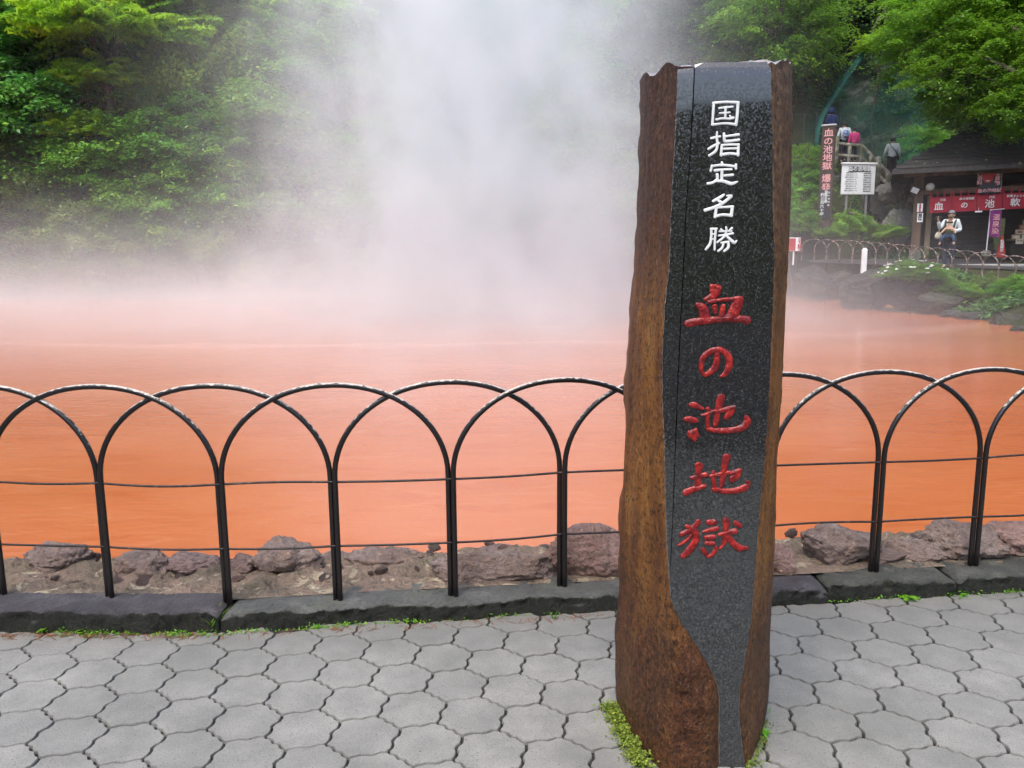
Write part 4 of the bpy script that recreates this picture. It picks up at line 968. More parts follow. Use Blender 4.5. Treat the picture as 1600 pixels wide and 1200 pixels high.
# notice board
nb0 = W(1338, 326, 27.0); bl, br_ = W(1310, 304, 27.0), W(1366, 301, 27.0); bt_ = W(1340, 257, 27.0)
wB = (br_ - bl).length; hB = bt_.z - bl.z
nbd = empty('notice_board', (nb0.x, nb0.y, nb0.z), math.radians(8)); tag(nbd, 'white notice board with a black title plate and rows of small writing', 'notice board')
zc = (bl.z + bt_.z) / 2 - nb0.z
MB().box((0, 0, zc), (wB, .05, hB), bev=.008).build('panel', WHITE, nbd)
MB().box((0, -.01, zc + hB / 2 + .03), (wB + .06, .12, .06), bev=.01).build('top_rail', WHITE, nbd)
for s in (-1, 1): MB().box((s * wB * .30, .04, zc / 2 - .25), (.07, .06, zc + .5), bev=.01).build('leg', GREYM, nbd)
tp = MB().box((.02, -.032, zc + hB * .34), (wB * .66, .016, .17), bev=.004).build('title_plate', BLACKM, nbd)
text('血の池地獄', .17, WHITE, tp, (.02, -.044, zc + hB * .34), bold=.01, sx=1.0)
R_ = random.Random(9)
for i in range(9):
    z = zc + hB * (.22 - .075 * i)
    text('池の深さ約三十メートル' if i % 2 else '面積千三百平方メートル', .045, GREYM, nbd, (-wB * .22, -.030, z), bold=.0, sx=.75 + .1 * (i % 3), name='writing')
    text('温度摂氏七十八度' if i % 2 else '泉質酸性緑礬泉', .048, GREYM, nbd, (wB * .26, -.030, z - .02), bold=.0, sx=.85 - .08 * (i % 2), name='writing')
# small red notice in the mist
rs = W(1240, 404, 24.6); r = empty('warning_sign', (rs.x, rs.y, rs.z)); tag(r, 'small red and white sign on a post at the edge of the carved pillar', 'sign')
MB().box((0, .03, .15), (.04, .04, .7)).build('post', WHITE, r); p_ = MB().box((.02, 0, .44), (.36, .03, .42), bev=.01).build('panel', WHITE, r)
MB().box((-.07, -.02, .44), (.20, .012, .38)).build('red_field', REDM, p_); text('立入禁止', .13, REDM, p_, (.16, -.02, .64), vertical=True, gap=.8)

# ------------------------------------------------------------------ steps with log railing
CONC = simple('mossy concrete', [(.3, (.06, .062, .045)), (.5, (.12, .12, .10)), (.7, (.20, .20, .175))], 3, .85, .2, (30, .6, .01), co='Position')
LOGM = simple('mossy imitation log', [(.3, (.06, .06, .035)), (.48, (.13, .125, .09)), (.62, (.30, .29, .25)), (.75, (.10, .13, .04))], 4, .8, .2, (30, .6, .01))
S0, S1, S2 = W(1440, 352, 29.6), W(1372, 300, 30.2), W(1288, 252, 31.6)
stair_pts = [S0, S1, S2]
stp = empty('hillside_steps', S0); tag(stp, 'concrete steps climbing the slope behind the kiosk and notice board', 'steps')
mb = MB(); nst = 26
for i in range(nst):
    t = (i + .5) / nst; p = S0.lerp(S1, t * 2) if t < .5 else S1.lerp(S2, t * 2 - 1); q = p - S0; d = (S1 - S0) if t < .5 else (S2 - S1)
    mb.box((q.x, q.y + .6, q.z - .35), ((S0 - S2).length / nst * 1.02, 1.5, .7), Matrix.Rotation(math.atan2(d.y, d.x), 3, 'Z'), .02)
mb.build('treads', CONC, stp)
def railing(pts, label, hgt=.95, every=.42):
    rt = empty('log_railing', pts[0]); tag(rt, label, 'railing'); base = pts[0]; R = random.Random(6)
    tot = 0; P = []
    for a, b in zip(pts[:-1], pts[1:]):
        n = max(1, int((b - a).length / every))
        P += [a.lerp(b, i / n) for i in range(n)]
    P.append(pts[-1])
    for i, p in enumerate(P):
        q = p - base; e = R.uniform(-.03, .03); hh = hgt * (1.12 if i % 4 == 0 else .86) 
        rr = .10 if i % 4 == 0 else .075
        MB().tube([q + Vector((0, 0, -.35)), q + Vector((e, 0, hh * .5)), q + Vector((e * 2, 0, hh * .97)), q + Vector((e * 2, 0, hh))], [rr * 1.05, rr, rr * .95, rr * .6], 8).build('post', LOGM, rt, True)
    for f in (.40, .84):
        MB().tube([p - base + Vector((0, 0, hgt * f)) for p in P], .062, 8).build('rail', LOGM, rt, True)
    return rt
railing([W(1432, 360, 28.7), W(1400, 320, 29.0), W(1345, 262, 29.9), W(1306, 258, 30.4)], 'mossy imitation log railing climbing the slope beside the steps')
# chain link barrier at the top, left
bw = empty('wire_barrier', W(1242, 240, 32)); tag(bw, 'thin dark wire barrier on posts below the green net', 'barrier')
a0, a1 = W(1236, 228, 32), W(1310, 226, 32.2); b0 = W(1242, 240, 32)
mb = MB()
for i in range(5):
    p = a0.lerp(a1, i / 4) - b0; MB().tube([p + Vector((0, 0, -.3)), p + Vector((0, 0, 1.25))], .03, 6).build('post', plain('dark barrier steel', (.03, .04, .038)), bw)
for z in (.1, .65, 1.2): MB().tube([a0 - b0 + Vector((0, 0, z)), (a0 + a1) / 2 - b0 + Vector((0, 0, z - .03)), a1 - b0 + Vector((0, 0, z))], .018, 5).build('wire', plain('dark barrier wire', (.03, .04, .038)), bw)
# rock face behind the steps
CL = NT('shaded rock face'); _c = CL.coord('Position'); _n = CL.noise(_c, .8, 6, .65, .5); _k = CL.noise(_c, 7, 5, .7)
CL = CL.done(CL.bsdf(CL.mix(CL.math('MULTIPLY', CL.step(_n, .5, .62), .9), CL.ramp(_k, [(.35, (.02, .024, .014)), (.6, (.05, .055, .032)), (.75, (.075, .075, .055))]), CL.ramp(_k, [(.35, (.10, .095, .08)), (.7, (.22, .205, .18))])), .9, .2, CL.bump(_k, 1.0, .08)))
V = []; n1, n2 = 60, 44
for i in range(n1 + 1):
    for j in range(n2 + 1):
        s, t = i / n1, j / n2; px = 1205 + 330 * s; py = 285 - 215 * t
        Yc = 33.6 + 2.6 * t + .9 * math.sin(s * 5) + 1.2 * max(0, s - .6)
        p = W(px, py, Yc); d = .55 * fbm(p, .7, 5) + .15 * fbm(p, 3, 3); V.append((p.x - d * .3, p.y - d, p.z))
# give it thickness: a back skin 2 m behind
m_ = len(V); V += [(x + .6, y + 2.2, z - .4) for x, y, z in V]
fq = [(i * (n2 + 1) + j, (i + 1) * (n2 + 1) + j, (i + 1) * (n2 + 1) + j + 1, i * (n2 + 1) + j + 1) for i in range(n1) for j in range(n2)]
fs = fq + [tuple(k + m_ for k in f[::-1]) for f in fq]
rim = [i * (n2 + 1) for i in range(n1 + 1)] + [n1 * (n2 + 1) + j for j in range(1, n2 + 1)] + [i * (n2 + 1) + n2 for i in range(n1 - 1, -1, -1)] + [j for j in range(n2 - 1, 0, -1)]
for a, b in zip(rim, rim[1:] + rim[:1]): fs.append((b, a, a + m_, b + m_))
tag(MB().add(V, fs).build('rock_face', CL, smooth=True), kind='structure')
# the green net
NETM = NT('green safety net'); _c = NETM.coord('Position'); _n = NETM.noise(_c, 2.2, 4, .65, .8)
_b = NETM.bsdf((.03, .16, .12), .7, .2); _t = NETM.n('ShaderNodeBsdfTransparent'); _m = NETM.n('ShaderNodeMixShader')
NETM.put(_m.inputs[0], NETM.math('ADD', .14, NETM.math('MULTIPLY', NETM.step(_n, .45, .75), .2))); NETM.t.links.new(_t.outputs[0], _m.inputs[1]); NETM.t.links.new(_b, _m.inputs[2]); NETM = NETM.done(_m.outputs[0])
NETD = simple('bunched green net', [(.35, (.010, .05, .04)), (.6, (.018, .095, .075)), (.75, (.035, .15, .12))], 3, .7, .2, (14, 1, .05), (1, 1, .4))
netr = empty('safety_net', W(1290, 180, 32.6)); tag(netr, 'green safety net draped over the rock face', 'net'); nb_ = W(1290, 180, 32.6)
V = []
lft = [(1322, 92), (1296, 130), (1268, 172), (1245, 205), (1238, 245)]; rgt = [(1345, 95), (1420, 130), (1455, 180), (1440, 230), (1400, 262)]
n1, n2 = 24, 24
def pl_at(P, t):
    f = t * (len(P) - 1); i = min(int(f), len(P) - 2); f -= i; return P[i][0] * (1 - f) + P[i + 1][0] * f, P[i][1] * (1 - f) + P[i + 1][1] * f
for j in range(n2 + 1):
    t = j / n2; (xa, ya), (xb, yb) = pl_at(lft, t), pl_at(rgt, t)
    for i in range(n1 + 1):
        s = i / n1; p = W(xa + (xb - xa) * s, ya + (yb - ya) * s, 35.2 - 2.6 * t + .7 * math.sin(s * 7 + t * 3) * .3); V.append(p - nb_)
V = [(p.x, p.y - .9, p.z) for p in V]
MB().add(V, [(j * (n1 + 1) + i, j * (n1 + 1) + i + 1, (j + 1) * (n1 + 1) + i + 1, (j + 1) * (n1 + 1) + i) for j in range(n2) for i in range(n1)]).build('mesh_sheet', NETM, netr, True)
pts, rad = [], []
for x, y, w in [(1334, 92, 6), (1322, 108, 10), (1308, 128, 9), (1296, 148, 7), (1282, 170, 6), (1270, 190, 8), (1264, 210, 7), (1262, 235, 5)]:
    p = W(x, y, 34.0 - (y - 92) / 150 * 2.4) - nb_ + Vector((0, -.9, 0)); pts.append(p); rad.append(w * .62 / 1202 * 33)
MB().tube(pts, rad, 10, flat=.5).build('bunched_fold', NETD, netr, True)

# ------------------------------------------------------------------ souvenir kiosk
KP = W(1428, 408, 25.38); KU = Vector((.903, -.43, 0)).normalized(); KV = Vector((-KU.y, KU.x, 0)); KR = math.atan2(KU.y, KU.x)
def K(px, py, dy=0.0):
    """where that line of sight meets the upright plane DY behind the kiosk's post line, in the kiosk's own frame"""
    d = ray(px, py); o = Vector((0, 0, EYE)) - KP - KV * dy; t = -o.dot(KV) / d.dot(KV); p = Vector((0, 0, EYE)) + d * t - KP
    return Vector((p.dot(KU), dy, p.z))
def KW(p): return KP + KU * p.x + KV * p.y + Vector((0, 0, p.z))
def kthing(name, p, label, cat, group=None):
    r = empty(name, KW(p), KR); tag(r, label, cat, group); return r
ki = empty('kiosk', KP, KR); tag(ki, 'open wooden souvenir kiosk with a dark shingled hip roof', 'kiosk')
zb = K(1520, 297).z; ze = 2.80
for x, y, nm in ((0, 0, 'post'), (5.0, 0, 'post'), (0, 4.6, 'post'), (5.0, 4.6, 'post')):
    p = MB().box((x, y, ze / 2 + .1), (.26, .26, ze), bev=.02).build(nm, WOOD_B, ki)
    MB().box((x, y, .12), (.34, .34, .44), bev=.03).build('footing', CONC, p)
MB().box((.36, .55, 1.0), (.16, .10, 2.2), bev=.01).build('jamb', simple('pale timber', [(.3, (.22, .17, .10)), (.7, (.32, .26, .16))], 3, .7, .3, None), ki)
MB().box((2.6, 0, zb), (5.6, .16, .17), bev=.02).build('beam', WOOD_B, ki)
MB().box((2.6, -.35, ze - .10), (6.2, .10, .12), bev=.01).build('eave_beam', WOOD_B, ki)
MB().box((2.6, .02, ze - .02), (5.4, .12, .14), bev=.01).build('beam', WOOD_D, ki)
DARKW = simple('dark boards', [(.3, (.012, .010, .008)), (.7, (.03, .024, .02))], 4, .8, .2, None)  # very dark brown boards for the walls, ceiling and counter
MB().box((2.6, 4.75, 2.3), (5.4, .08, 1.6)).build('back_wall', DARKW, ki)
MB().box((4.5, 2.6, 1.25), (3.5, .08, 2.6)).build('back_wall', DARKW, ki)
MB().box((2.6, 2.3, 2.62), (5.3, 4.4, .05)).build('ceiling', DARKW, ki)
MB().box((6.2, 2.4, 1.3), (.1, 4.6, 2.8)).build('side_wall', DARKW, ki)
MB().box((3.0, -1.15, -.16), (6.0, .18, .12), bev=.02).build('step_edge', simple('pale kerb', [(.3, (.25, .25, .24)), (.7, (.36, .36, .34))], 5, .7, .3, None, co='Position'), ki)
MB().box((3.0, 2.0, -.17), (6.6, 6.1, .12), bev=.02).build('floor', WET, ki)
SH = NT('dark wooden shingles'); _c = SH.coord('Object'); br_n = SH.n('ShaderNodeTexBrick'); SH.put(br_n.inputs['Vector'], SH.coord('Object', (1, 1.0, 1)))
br_n.inputs['Scale'].default_value = 3.2; br_n.inputs['Mortar Size'].default_value = .03; br_n.inputs['Color1'].default_value = (.028, .024, .023, 1); br_n.inputs['Color2'].default_value = (.052, .046, .044, 1); br_n.inputs['Mortar'].default_value = (.006, .006, .006, 1)
_l = SH.voro(_c, 3.3); _n2 = SH.noise(_c, 40, 2)
SH = SH.done(SH.bsdf(SH.mix(SH.math('MULTIPLY', SH.step(_l, .16, .10), SH.step(_n2, .45, .5)), SH.mix(.3, br_n.outputs[0], SH.ramp(SH.noise(_c, 6, 5), [(.3, (.015, .014, .013)), (.7, (.07, .065, .06))])), (.36, .33, .22)), .6, .4, SH.bump(br_n.outputs['Fac'], .8, -.03)))
x0, x1, y0, y1, zr = -.82, 6.4, -.82, 6.2, 5.15
ra, rb = (2.7, 2.7), (3.8, 2.7)
mb = MB(); th = .14
top = [(x0, y0, ze + .05), (x1, y0, ze + .05), (x1, y1, ze + .05), (x0, y1, ze + .05), (ra[0], ra[1], zr), (rb[0], rb[1], zr)]
V = top + [(x, y, z - th) for x, y, z in top[:4]] + [(ra[0], ra[1], zr - th), (rb[0], rb[1], zr - th)]
fs = [(0, 1, 5, 4), (1, 2, 5), (2, 3, 4, 5), (3, 0, 4), (6, 10, 11, 7), (7, 11, 8), (8, 11, 10, 9), (9, 10, 6), (0, 6, 7, 1), (1, 7, 8, 2), (2, 8, 9, 3), (3, 9, 6, 0)]
roof = mb.add(V, fs).build('roof', SH, ki)
# courses of shingles as real steps on the front slope
for k in range(16):
    t = (k + .5) / 16; yy = y0 + (ra[1] - y0) * t; zz = ze + .05 + (zr - ze - .05) * t; xa = x0 + (ra[0] - x0) * t; xb = x1 + (rb[0] - x1) * t
    sl_ = math.atan2(zr - ze - .05, ra[1] - y0)
    MB().box(((xa + xb) / 2, yy, zz + .018), (xb - xa, .27, .022), Matrix.Rotation(sl_ - .07, 3, 'X')).build('shingle_course', SH, roof)
# dark steps inside, leading up to the slope
ins = kthing('inner_steps', Vector((1.3, 1.0, 0)), 'dark stone steps rising inside the kiosk behind the person', 'steps')
mb = MB()
for i in range(9): mb.box((0, .34 * i + .2, .10 + .17 * i), (2.2, .36, .20 + .02), bev=.015)
mb.build('treads', simple('dark wet stone', [(.3, (.022, .018, .016)), (.7, (.05, .042, .038))], 4, .5, .4, (30, .4, .006)), ins)
# noren
REDC = simple('crimson cloth', [(.3, (.30, .018, .035)), (.7, (.40, .028, .05))], 2, .85, .2, (25, .2, .01))
WTXT = plain('white print', (.75, .74, .73), .7, .2)
nor = kthing('noren_curtain', Vector((0, -.12, 0)), 'crimson split curtain with big white characters hanging from the kiosk beam', 'curtain')
bx = [1452, 1487.5, 1526.5, 1566.5, 1606, 1646]
def nz(px, top): 
    f = (px - 1452) / 148; return K(px, (309 - 8.5 * f) if top else (333 - 7.5 * f), -.12)
chars = ['血', 'の', '池', '軟', '膏']; small = ['元祖', '血の池地獄', '天然', '軟膏まんじゅう', '本舗']
for i in range(5):
    a, b, c, d = nz(bx[i] + .4, 0), nz(bx[i + 1] - .4, 0), nz(bx[i + 1] - .4, 1), nz(bx[i] + .4, 1); V = []; n1, n2 = 16, 8
    for q in range(n2 + 1):
        for p in range(n1 + 1):
            s, t = p / n1, q / n2; v = a.lerp(b, s).lerp(d.lerp(c, s), t); V.append((v.x, .02 * math.sin(s * 9 + i * 2) * (1.2 - t) + (.03 if (s < .05 or s > .95) else 0) * (1 - t), v.z))
    fs = [(q * 17 + p, q * 17 + p + 1, q * 17 + p + 18, q * 17 + p + 17) for q in range(n2) for p in range(n1)]
    m_ = len(V); V += [(x, y + .012, z) for x, y, z in V]; fs += [tuple(k + m_ for k in f[::-1]) for f in fs]
    pn = MB().add(V, fs).build('cloth_panel', REDC, nor, True)
    for s in (.05, .36, .67, .97):
        v = d.lerp(c, s); MB().box((v.x, .0, v.z + .08), (.04, .02, .2)).build('loop', REDC, pn)
    v = (a + b + c + d) / 4; hh = (d.z - a.z)
    text(chars[i], hh * (.56 if i != 1 else .44), WTXT, pn, (v.x + (.0 if i else -.05), -.045, v.z - hh * .13), bold=.014, name='character')
    text(small[i], hh * .17, WTXT, pn, (v.x + .05, -.045, v.z + hh * .30), bold=.015, name='small_writing')
# hanging signboard
def kbox(r, o, pxa, pya, pxb, pyb, dy, dep, nm, m, bev=.01, par=None):
    a, b = K(pxa, pyb, dy), K(pxb, pya, dy); c = (a + b) / 2 - o
    return MB().box((c.x, c.y, c.z), (abs(b.x - a.x), dep, abs(b.z - a.z)), bev=bev).build(nm, m, par or r)
o = K(1547, 283, -.2); sgn = kthing('signboard', o, 'black hanging signboard with a red crest and pink lettering above the crimson curtain', 'signboard')
kbox(sgn, o, 1529, 262, 1564, 303, -.2, .05, 'board', simple('navy black board', [(0, (.022, .022, .035))], 3, .5, .4, None))
kbox(sgn, o, 1564, 257, 1566.5, 300, -.2, .07, 'side_rail', GREYM)
a = K(1544, 276, -.24) - o; w = .30
prof = [(-.85, .75), (-.95, .45), (-.8, -.2), (-.55, -.8), (-.2, -1), (.2, -1), (.55, -.8), (.8, -.2), (.95, .45), (.85, .75), (.45, .95), (-.45, .95)]
MB().add([(a.x + x * w * .62, a.y + dy, a.z + z * w * .62) for dy in (-.012, .012) for x, z in prof], [tuple(range(11, -1, -1))[::-1], tuple(range(23, 11, -1))] + [(i, i + 12, (i + 1) % 12 + 12, (i + 1) % 12) for i in range(12)]).build('red_crest', REDM, sgn)
MB().box((a.x, a.y - .004, a.z + w * .56), (w * .9, .03, w * .16), bev=.02).build('grey_band', GREYM, sgn)
MB().box((a.x, a.y - .016, a.z - w * .42), (w * .34, .014, w * .10), bev=.003).build('white_label', WTXT, sgn)
c = K(1546, 298, -.24) - o; text('血の池地獄', .125, PINK, sgn, (c.x, c.y, c.z), bold=.03)
for px, s_ in ((1532, '入浴料'), (1560, '土産物')):
    c = K(px, 268, -.24) - o; text(s_, .15, PINK, sgn, (c.x, c.y, c.z + .03), vertical=True, gap=1.0, bold=.03)
# loudspeaker, floodlight, notices on the post
o = K(1453.5, 292, -.2); r = kthing('loudspeaker', o, 'round edged pale loudspeaker fixed to the kiosk beam beside the post', 'loudspeaker'); CRM = plain('cream plastic', (.50, .48, .43), .5, .4)
MB().lathe([(.02, .12), (.08, .1), (.12, .05), (.125, -.02), (.13, -.05), (.11, -.055), (.10, .0), (.02, .0)], rot=Matrix.Rotation(math.pi / 2, 3, 'X'), n=20).build('horn', CRM, r, True)
MB().lathe([(.001, 0), (.045, .0), (.04, .03), (.001, .045)], rot=Matrix.Rotation(math.pi / 2, 3, 'X'), n=14).build('driver', plain('grey driver', (.3, .3, .29)), r, True); MB().box((0, .12, 0), (.05, .2, .05)).build('bracket', GREYM, r)
o = K(1430, 297, -.25); r = kthing('floodlight', o, 'black floodlight with a white face on an arm left of the kiosk post', 'floodlight')
rt = Matrix.Rotation(math.radians(25), 3, 'Y') @ Matrix.Rotation(math.radians(20), 3, 'X')
MB().box((0, .03, 0), (.26, .12, .22), rt, .02).build('housing', BLACKM, r); MB().box(rt @ Vector((0, -.04, 0)), (.21, .02, .17), rt, .004).build('lens', WTXT, r); MB().tube([(.08, .06, .02), (.22, .12, .04), (.34, .2, .04)], .035, 8).build('arm', BLACKM, r)
for k, (py0, py1, s_, lab) in enumerate([(318, 331, '営業時間', 'white paper with red writing, upper one on the kiosk post'), (333, 347, '禁煙', 'white paper with dark writing, lower one on the kiosk post')]):
    o = K(1437.5, (py0 + py1) / 2, -.15); r = kthing('notice', o, lab, 'notice', 'notices on the kiosk post')
    h = abs(K(1437, py0, -.15).z - K(1437, py1, -.15).z); MB().box((0, 0, 0), (.16, .012, h)).build('sheet', WHITE, r)
    text(s_, .072 if k == 0 else .12, plain('red ink', (.5, .03, .05)) if k == 0 else INK, r, (0, -.012, h * .45), vertical=True, gap=.9, bold=.02)
o = K(1529, 330.5, -.16); r = kthing('paper_label', o, 'small white paper label under the lower edge of the crimson curtain', 'label'); MB().box((0, 0, 0), (.19, .012, .045)).build('sheet', WHITE, r)
MB().tube([(0, .0, .02), (0, .01, .12)], .006, 5).build('string', WTXT, r)
# banner on a pole
o = K(1540, 402, -.3); bn = kthing('banner', o, 'purple vertical banner on a thin white pole in a concrete foot', 'banner')
t1 = K(1548, 327, -.3) - o
MB().tube([(0, 0, .0), (t1.x, 0, t1.z)], .016, 8).build('pole', WTXT, bn); MB().box((0, 0, .1), (.26, .26, .22), bev=.05).build('foot', CONC, bn); MB().tube([(t1.x, 0, t1.z - .02), (t1.x + .36, 0, t1.z - .0)], .011, 6).build('cross_bar', WTXT, bn)
V = []; A = [K(1547, 329, -.3) - o, K(1565, 328, -.3) - o, K(1562, 371, -.3) - o, K(1544.5, 369, -.3) - o]
for q in range(11):
    for p in range(7):
        v = A[3].lerp(A[2], p / 6).lerp(A[0].lerp(A[1], p / 6), q / 10); V.append((v.x, -.015 + .03 * math.sin(p * 1.1 + q * .5), v.z))
fs = [(q * 7 + p, q * 7 + p + 1, q * 7 + p + 8, q * 7 + p + 7) for q in range(10) for p in range(6)]; m_ = len(V); V += [(x, y + .008, z) for x, y, z in V]; fs += [tuple(k + m_ for k in f[::-1]) for f in fs]
cl = MB().add(V, fs).build('cloth', simple('purple cloth', [(.3, (.17, .02, .15)), (.7, (.24, .035, .20))], 3, .8, .2, None), bn, True)
text('温泉染', .2, PINK, cl, ((A[0].x + A[2].x) / 2 + .02, -.055, A[0].z - .12), vertical=True, gap=1.05, bold=.01)
# cone
o = K(1563, 402, .2); cn = kthing('traffic_cone', o, 'red traffic cone with white characters beside the purple banner', 'traffic cone'); h = K(1564, 368, .2).z - o.z
MB().lathe([(.15, .03), (.14, .06), (.035, h - .02), (.02, h)], n=18).build('cone', plain('red cone plastic', (.50, .03, .025), .45, .4), cn, True); MB().box((0, 0, .015), (.36, .36, .035), bev=.01).build('base', plain('red cone base', (.40, .025, .02), .5), cn)
text('駐車禁止', .105, WTXT, cn, (0, -.115, h * .80), rot=(math.pi / 2 - .17, 0, 0), vertical=True, gap=.85, bold=.02)
# goods counter
o = K(1588, 412, .4); gc = kthing('goods_counter', o, 'dark wooden goods counter at the right edge inside the kiosk', 'counter')
MB().box((.55, .4, .36), (1.5, .7, .72), bev=.02).build('cabinet', DARKW, gc); MB().box((.55, .36, .74), (1.6, .8, .05), bev=.01).build('counter_top', WOOD_B, gc)
BOXM = [simple('cardboard', [(.3, (.30, .20, .12)), (.7, (.42, .30, .19))], 5, .8, .2, None), simple('cream carton', [(.3, (.45, .38, .28)), (.7, (.55, .48, .37))], 5, .8, .2, None), simple('rust carton', [(.3, (.28, .10, .06)), (.7, (.36, .14, .09))], 5, .8, .2, None)]
i = 0
for tier in range(4):
    for k in range(5 - tier):
        b = KW(o + Vector((-.05 + .27 * k + .1 * tier, .24 + .09 * tier, .765 + .155 * tier))); r = empty('gift_box', b, KR); i += 1
        MB().box((0, 0, .07), (.23, .18, .14), bev=.008).build('carton', BOXM[(k + tier) % 3], r); MB().box((0, -.095, .07), (.13, .008, .08)).build('label', BOXM[(k + tier + 1) % 3], r)
        tag(r, 'small paper gift box stacked on the goods counter', 'box', 'gift boxes stacked on the goods counter')
o2 = K(1593, 377, .25); r = kthing('price_card', o2, 'cream price card hung on the front of the goods counter', 'card'); MB().box((0, 0, 0), (.2, .012, .16)).build('sheet', BOXM[1], r); text('千円', .08, INK, r, (0, -.01, 0))

# ------------------------------------------------------------------ people
def skin_mesh(name, verts, edges, rad, m, parent, sub=2):
    me = bpy.data.meshes.new(name); me.from_pydata(verts, edges, []); me.update()
    o = bpy.data.objects.new(name, me); COL.objects.link(o)
    o.modifiers.new('skin', 'SKIN'); o.modifiers['skin'].use_smooth_shade = True
    sv = me.skin_vertices[0].data
    for i, r in enumerate(rad): sv[i].radius = (r, r) if not isinstance(r, tuple) else r
    sv[0].use_root = True
    s = o.modifiers.new('sub', 'SUBSURF'); s.levels = sub; s.render_levels = sub
    bpy.context.view_layer.update()
    nm = bpy.data.meshes.new_from_object(o.evaluated_get(bpy.context.evaluated_depsgraph_get())); bpy.data.objects.remove(o)
    nm.name = name; return mesh_obj(name, nm, m, parent, True)
SKIN = simple('skin', [(.3, (.42, .25, .17)), (.7, (.50, .31, .22))], 6, .5, .4, None)
HAIRB = plain('black hair', (.012, .011, .012), .5, .4)
def cloth(name, c): return simple(name, [(.3, tuple(v * .8 for v in c)), (.7, c)], 9, .85, .2, (40, .3, .01))
def person(loc, rz, Hh, label, top, trousers, hair=HAIRB, hood=False, pose='stand', group=None, child=False, mask=None, sleeves=True):
    k = Hh / 1.70; r = empty('person', loc, rz); r.scale = (k, k, k); tag(r, label, 'person', group)
    hs = 1.25 if child else 1.0
    J = dict(pel=(0, 0, .94), sp=(0, .01, 1.14), ch=(0, .015, 1.34), nk=(0, .01, 1.46), hd=(0, -.01, 1.56), tp=(0, 0, 1.64),
             sL=(-.17, .015, 1.39), sR=(.17, .015, 1.39), hL=(-.09, 0, .90), hR=(.09, 0, .90),
             kL=(-.10, -.03, .50), kR=(.10, -.02, .50), aL=(-.10, .02, .09), aR=(.10, .03, .09), tL=(-.11, -.13, .035), tR=(.11, -.12, .035))
    if pose in ('climb', 'walk'): J.update(kL=(-.10, -.20, .56), aL=(-.10, -.10, .17), tL=(-.11, -.25, .12), kR=(.10, .02, .48), aR=(.10, .14, .09), tR=(.10, .0, .035), nk=(0, -.02, 1.45), hd=(0, -.05, 1.55), tp=(0, -.05, 1.63))
    arms = {'stand': ((-.23, .04, 1.12), (-.235, -.04, .88), (.23, .04, 1.12), (.235, -.04, .88)), 'climb': ((-.24, .05, 1.12), (-.24, -.06, .90), (.24, -.01, 1.13), (.25, -.14, .94)),
            'walk': ((-.24, .08, 1.13), (-.22, .06, .88), (.24, .0, 1.13), (.23, -.14, .92)),
            'photo': ((-.27, -.10, 1.18), (-.30, -.26, 1.42), (.25, .03, 1.13), (.14, -.20, 1.10))}[pose]
    J.update(eL=arms[0], wL=arms[1], eR=arms[2], wR=arms[3])
    names = list(J); V = [J[n] for n in names]; ix = {n: i for i, n in enumerate(names)}
    E_ = [(ix[a], ix[b]) for a, b in (('pel', 'sp'), ('sp', 'ch'), ('ch', 'nk'), ('nk', 'hd'), ('hd', 'tp'), ('ch', 'sL'), ('ch', 'sR'), ('sL', 'eL'), ('eL', 'wL'), ('sR', 'eR'), ('eR', 'wR'), ('pel', 'hL'), ('pel', 'hR'), ('hL', 'kL'), ('kL', 'aL'), ('aL', 'tL'), ('hR', 'kR'), ('kR', 'aR'), ('aR', 'tR'))]
    rd = dict(pel=(.13, .10), sp=(.12, .09), ch=(.14, .10), nk=.05, hd=(.075 * hs, .088 * hs), tp=(.06 * hs, .07 * hs), sL=.062, sR=.062, eL=.042, eR=.042, wL=.028, wR=.028, hL=.085, hR=.085, kL=.058, kR=.058, aL=.04, aR=.04, tL=.035, tR=.035)
    R_ = [rd[n] for n in names]
    # hands: palm, four fingers, thumb
    for sd, w, e in (('L', 'wL', 'eL'), ('R', 'wR', 'eR')):
        wv, ev = Vector(J[w]), Vector(J[e]); d = (wv - ev).normalized(); side = Vector((0, -1, 0)) if abs(d.y) < .7 else Vector((1, 0, 0)); side = (side - d * side.dot(d)).normalized(); nrm = d.cross(side)
        pm = len(V); V.append(tuple(wv + d * .055)); R_.append((.033, .018)); E_.append((ix[w], pm))
        for f in range(4):
            b = wv + d * .085 + side * (.024 - .016 * f); ln = (.06, .07, .066, .05)[f]
            i0 = len(V); V += [tuple(b), tuple(b + d * ln * .55 + nrm * .012), tuple(b + d * ln * .8 + nrm * .035)]; R_ += [.0095, .009, .0075]; E_ += [(pm, i0), (i0, i0 + 1), (i0 + 1, i0 + 2)]
        i0 = len(V); b = wv + d * .03 + side * .03; V += [tuple(b + side * .012), tuple(b + d * .045 + side * .03 + nrm * .012)]; R_ += [.012, .009]; E_ += [(pm, i0), (i0, i0 + 1)]
    body = skin_mesh('body', V, E_, R_, SKIN, r)
    def sub_(nm, ns, es, rr, m, ex=()):
        ns = list(ns); jj = [J[n] if isinstance(n, str) else n for n in ns]
        return skin_mesh(nm, jj, es, rr, m, r)
    j = sub_('jacket', ['sp', (0, .01, .90), 'ch', 'sL', 'eL', tuple(Vector(J['eL']).lerp(Vector(J['wL']), .92)), 'sR', 'eR', tuple(Vector(J['eR']).lerp(Vector(J['wR']), .92)), tuple(Vector(J['ch']).lerp(Vector(J['nk']), .75))],
             [(0, 1), (0, 2), (2, 3), (3, 4), (4, 5), (2, 6), (6, 7), (7, 8), (2, 9)], [(.155, .125), (.165, .13), (.17, .13), .085, .064, .05, .085, .064, .05, .065], top)
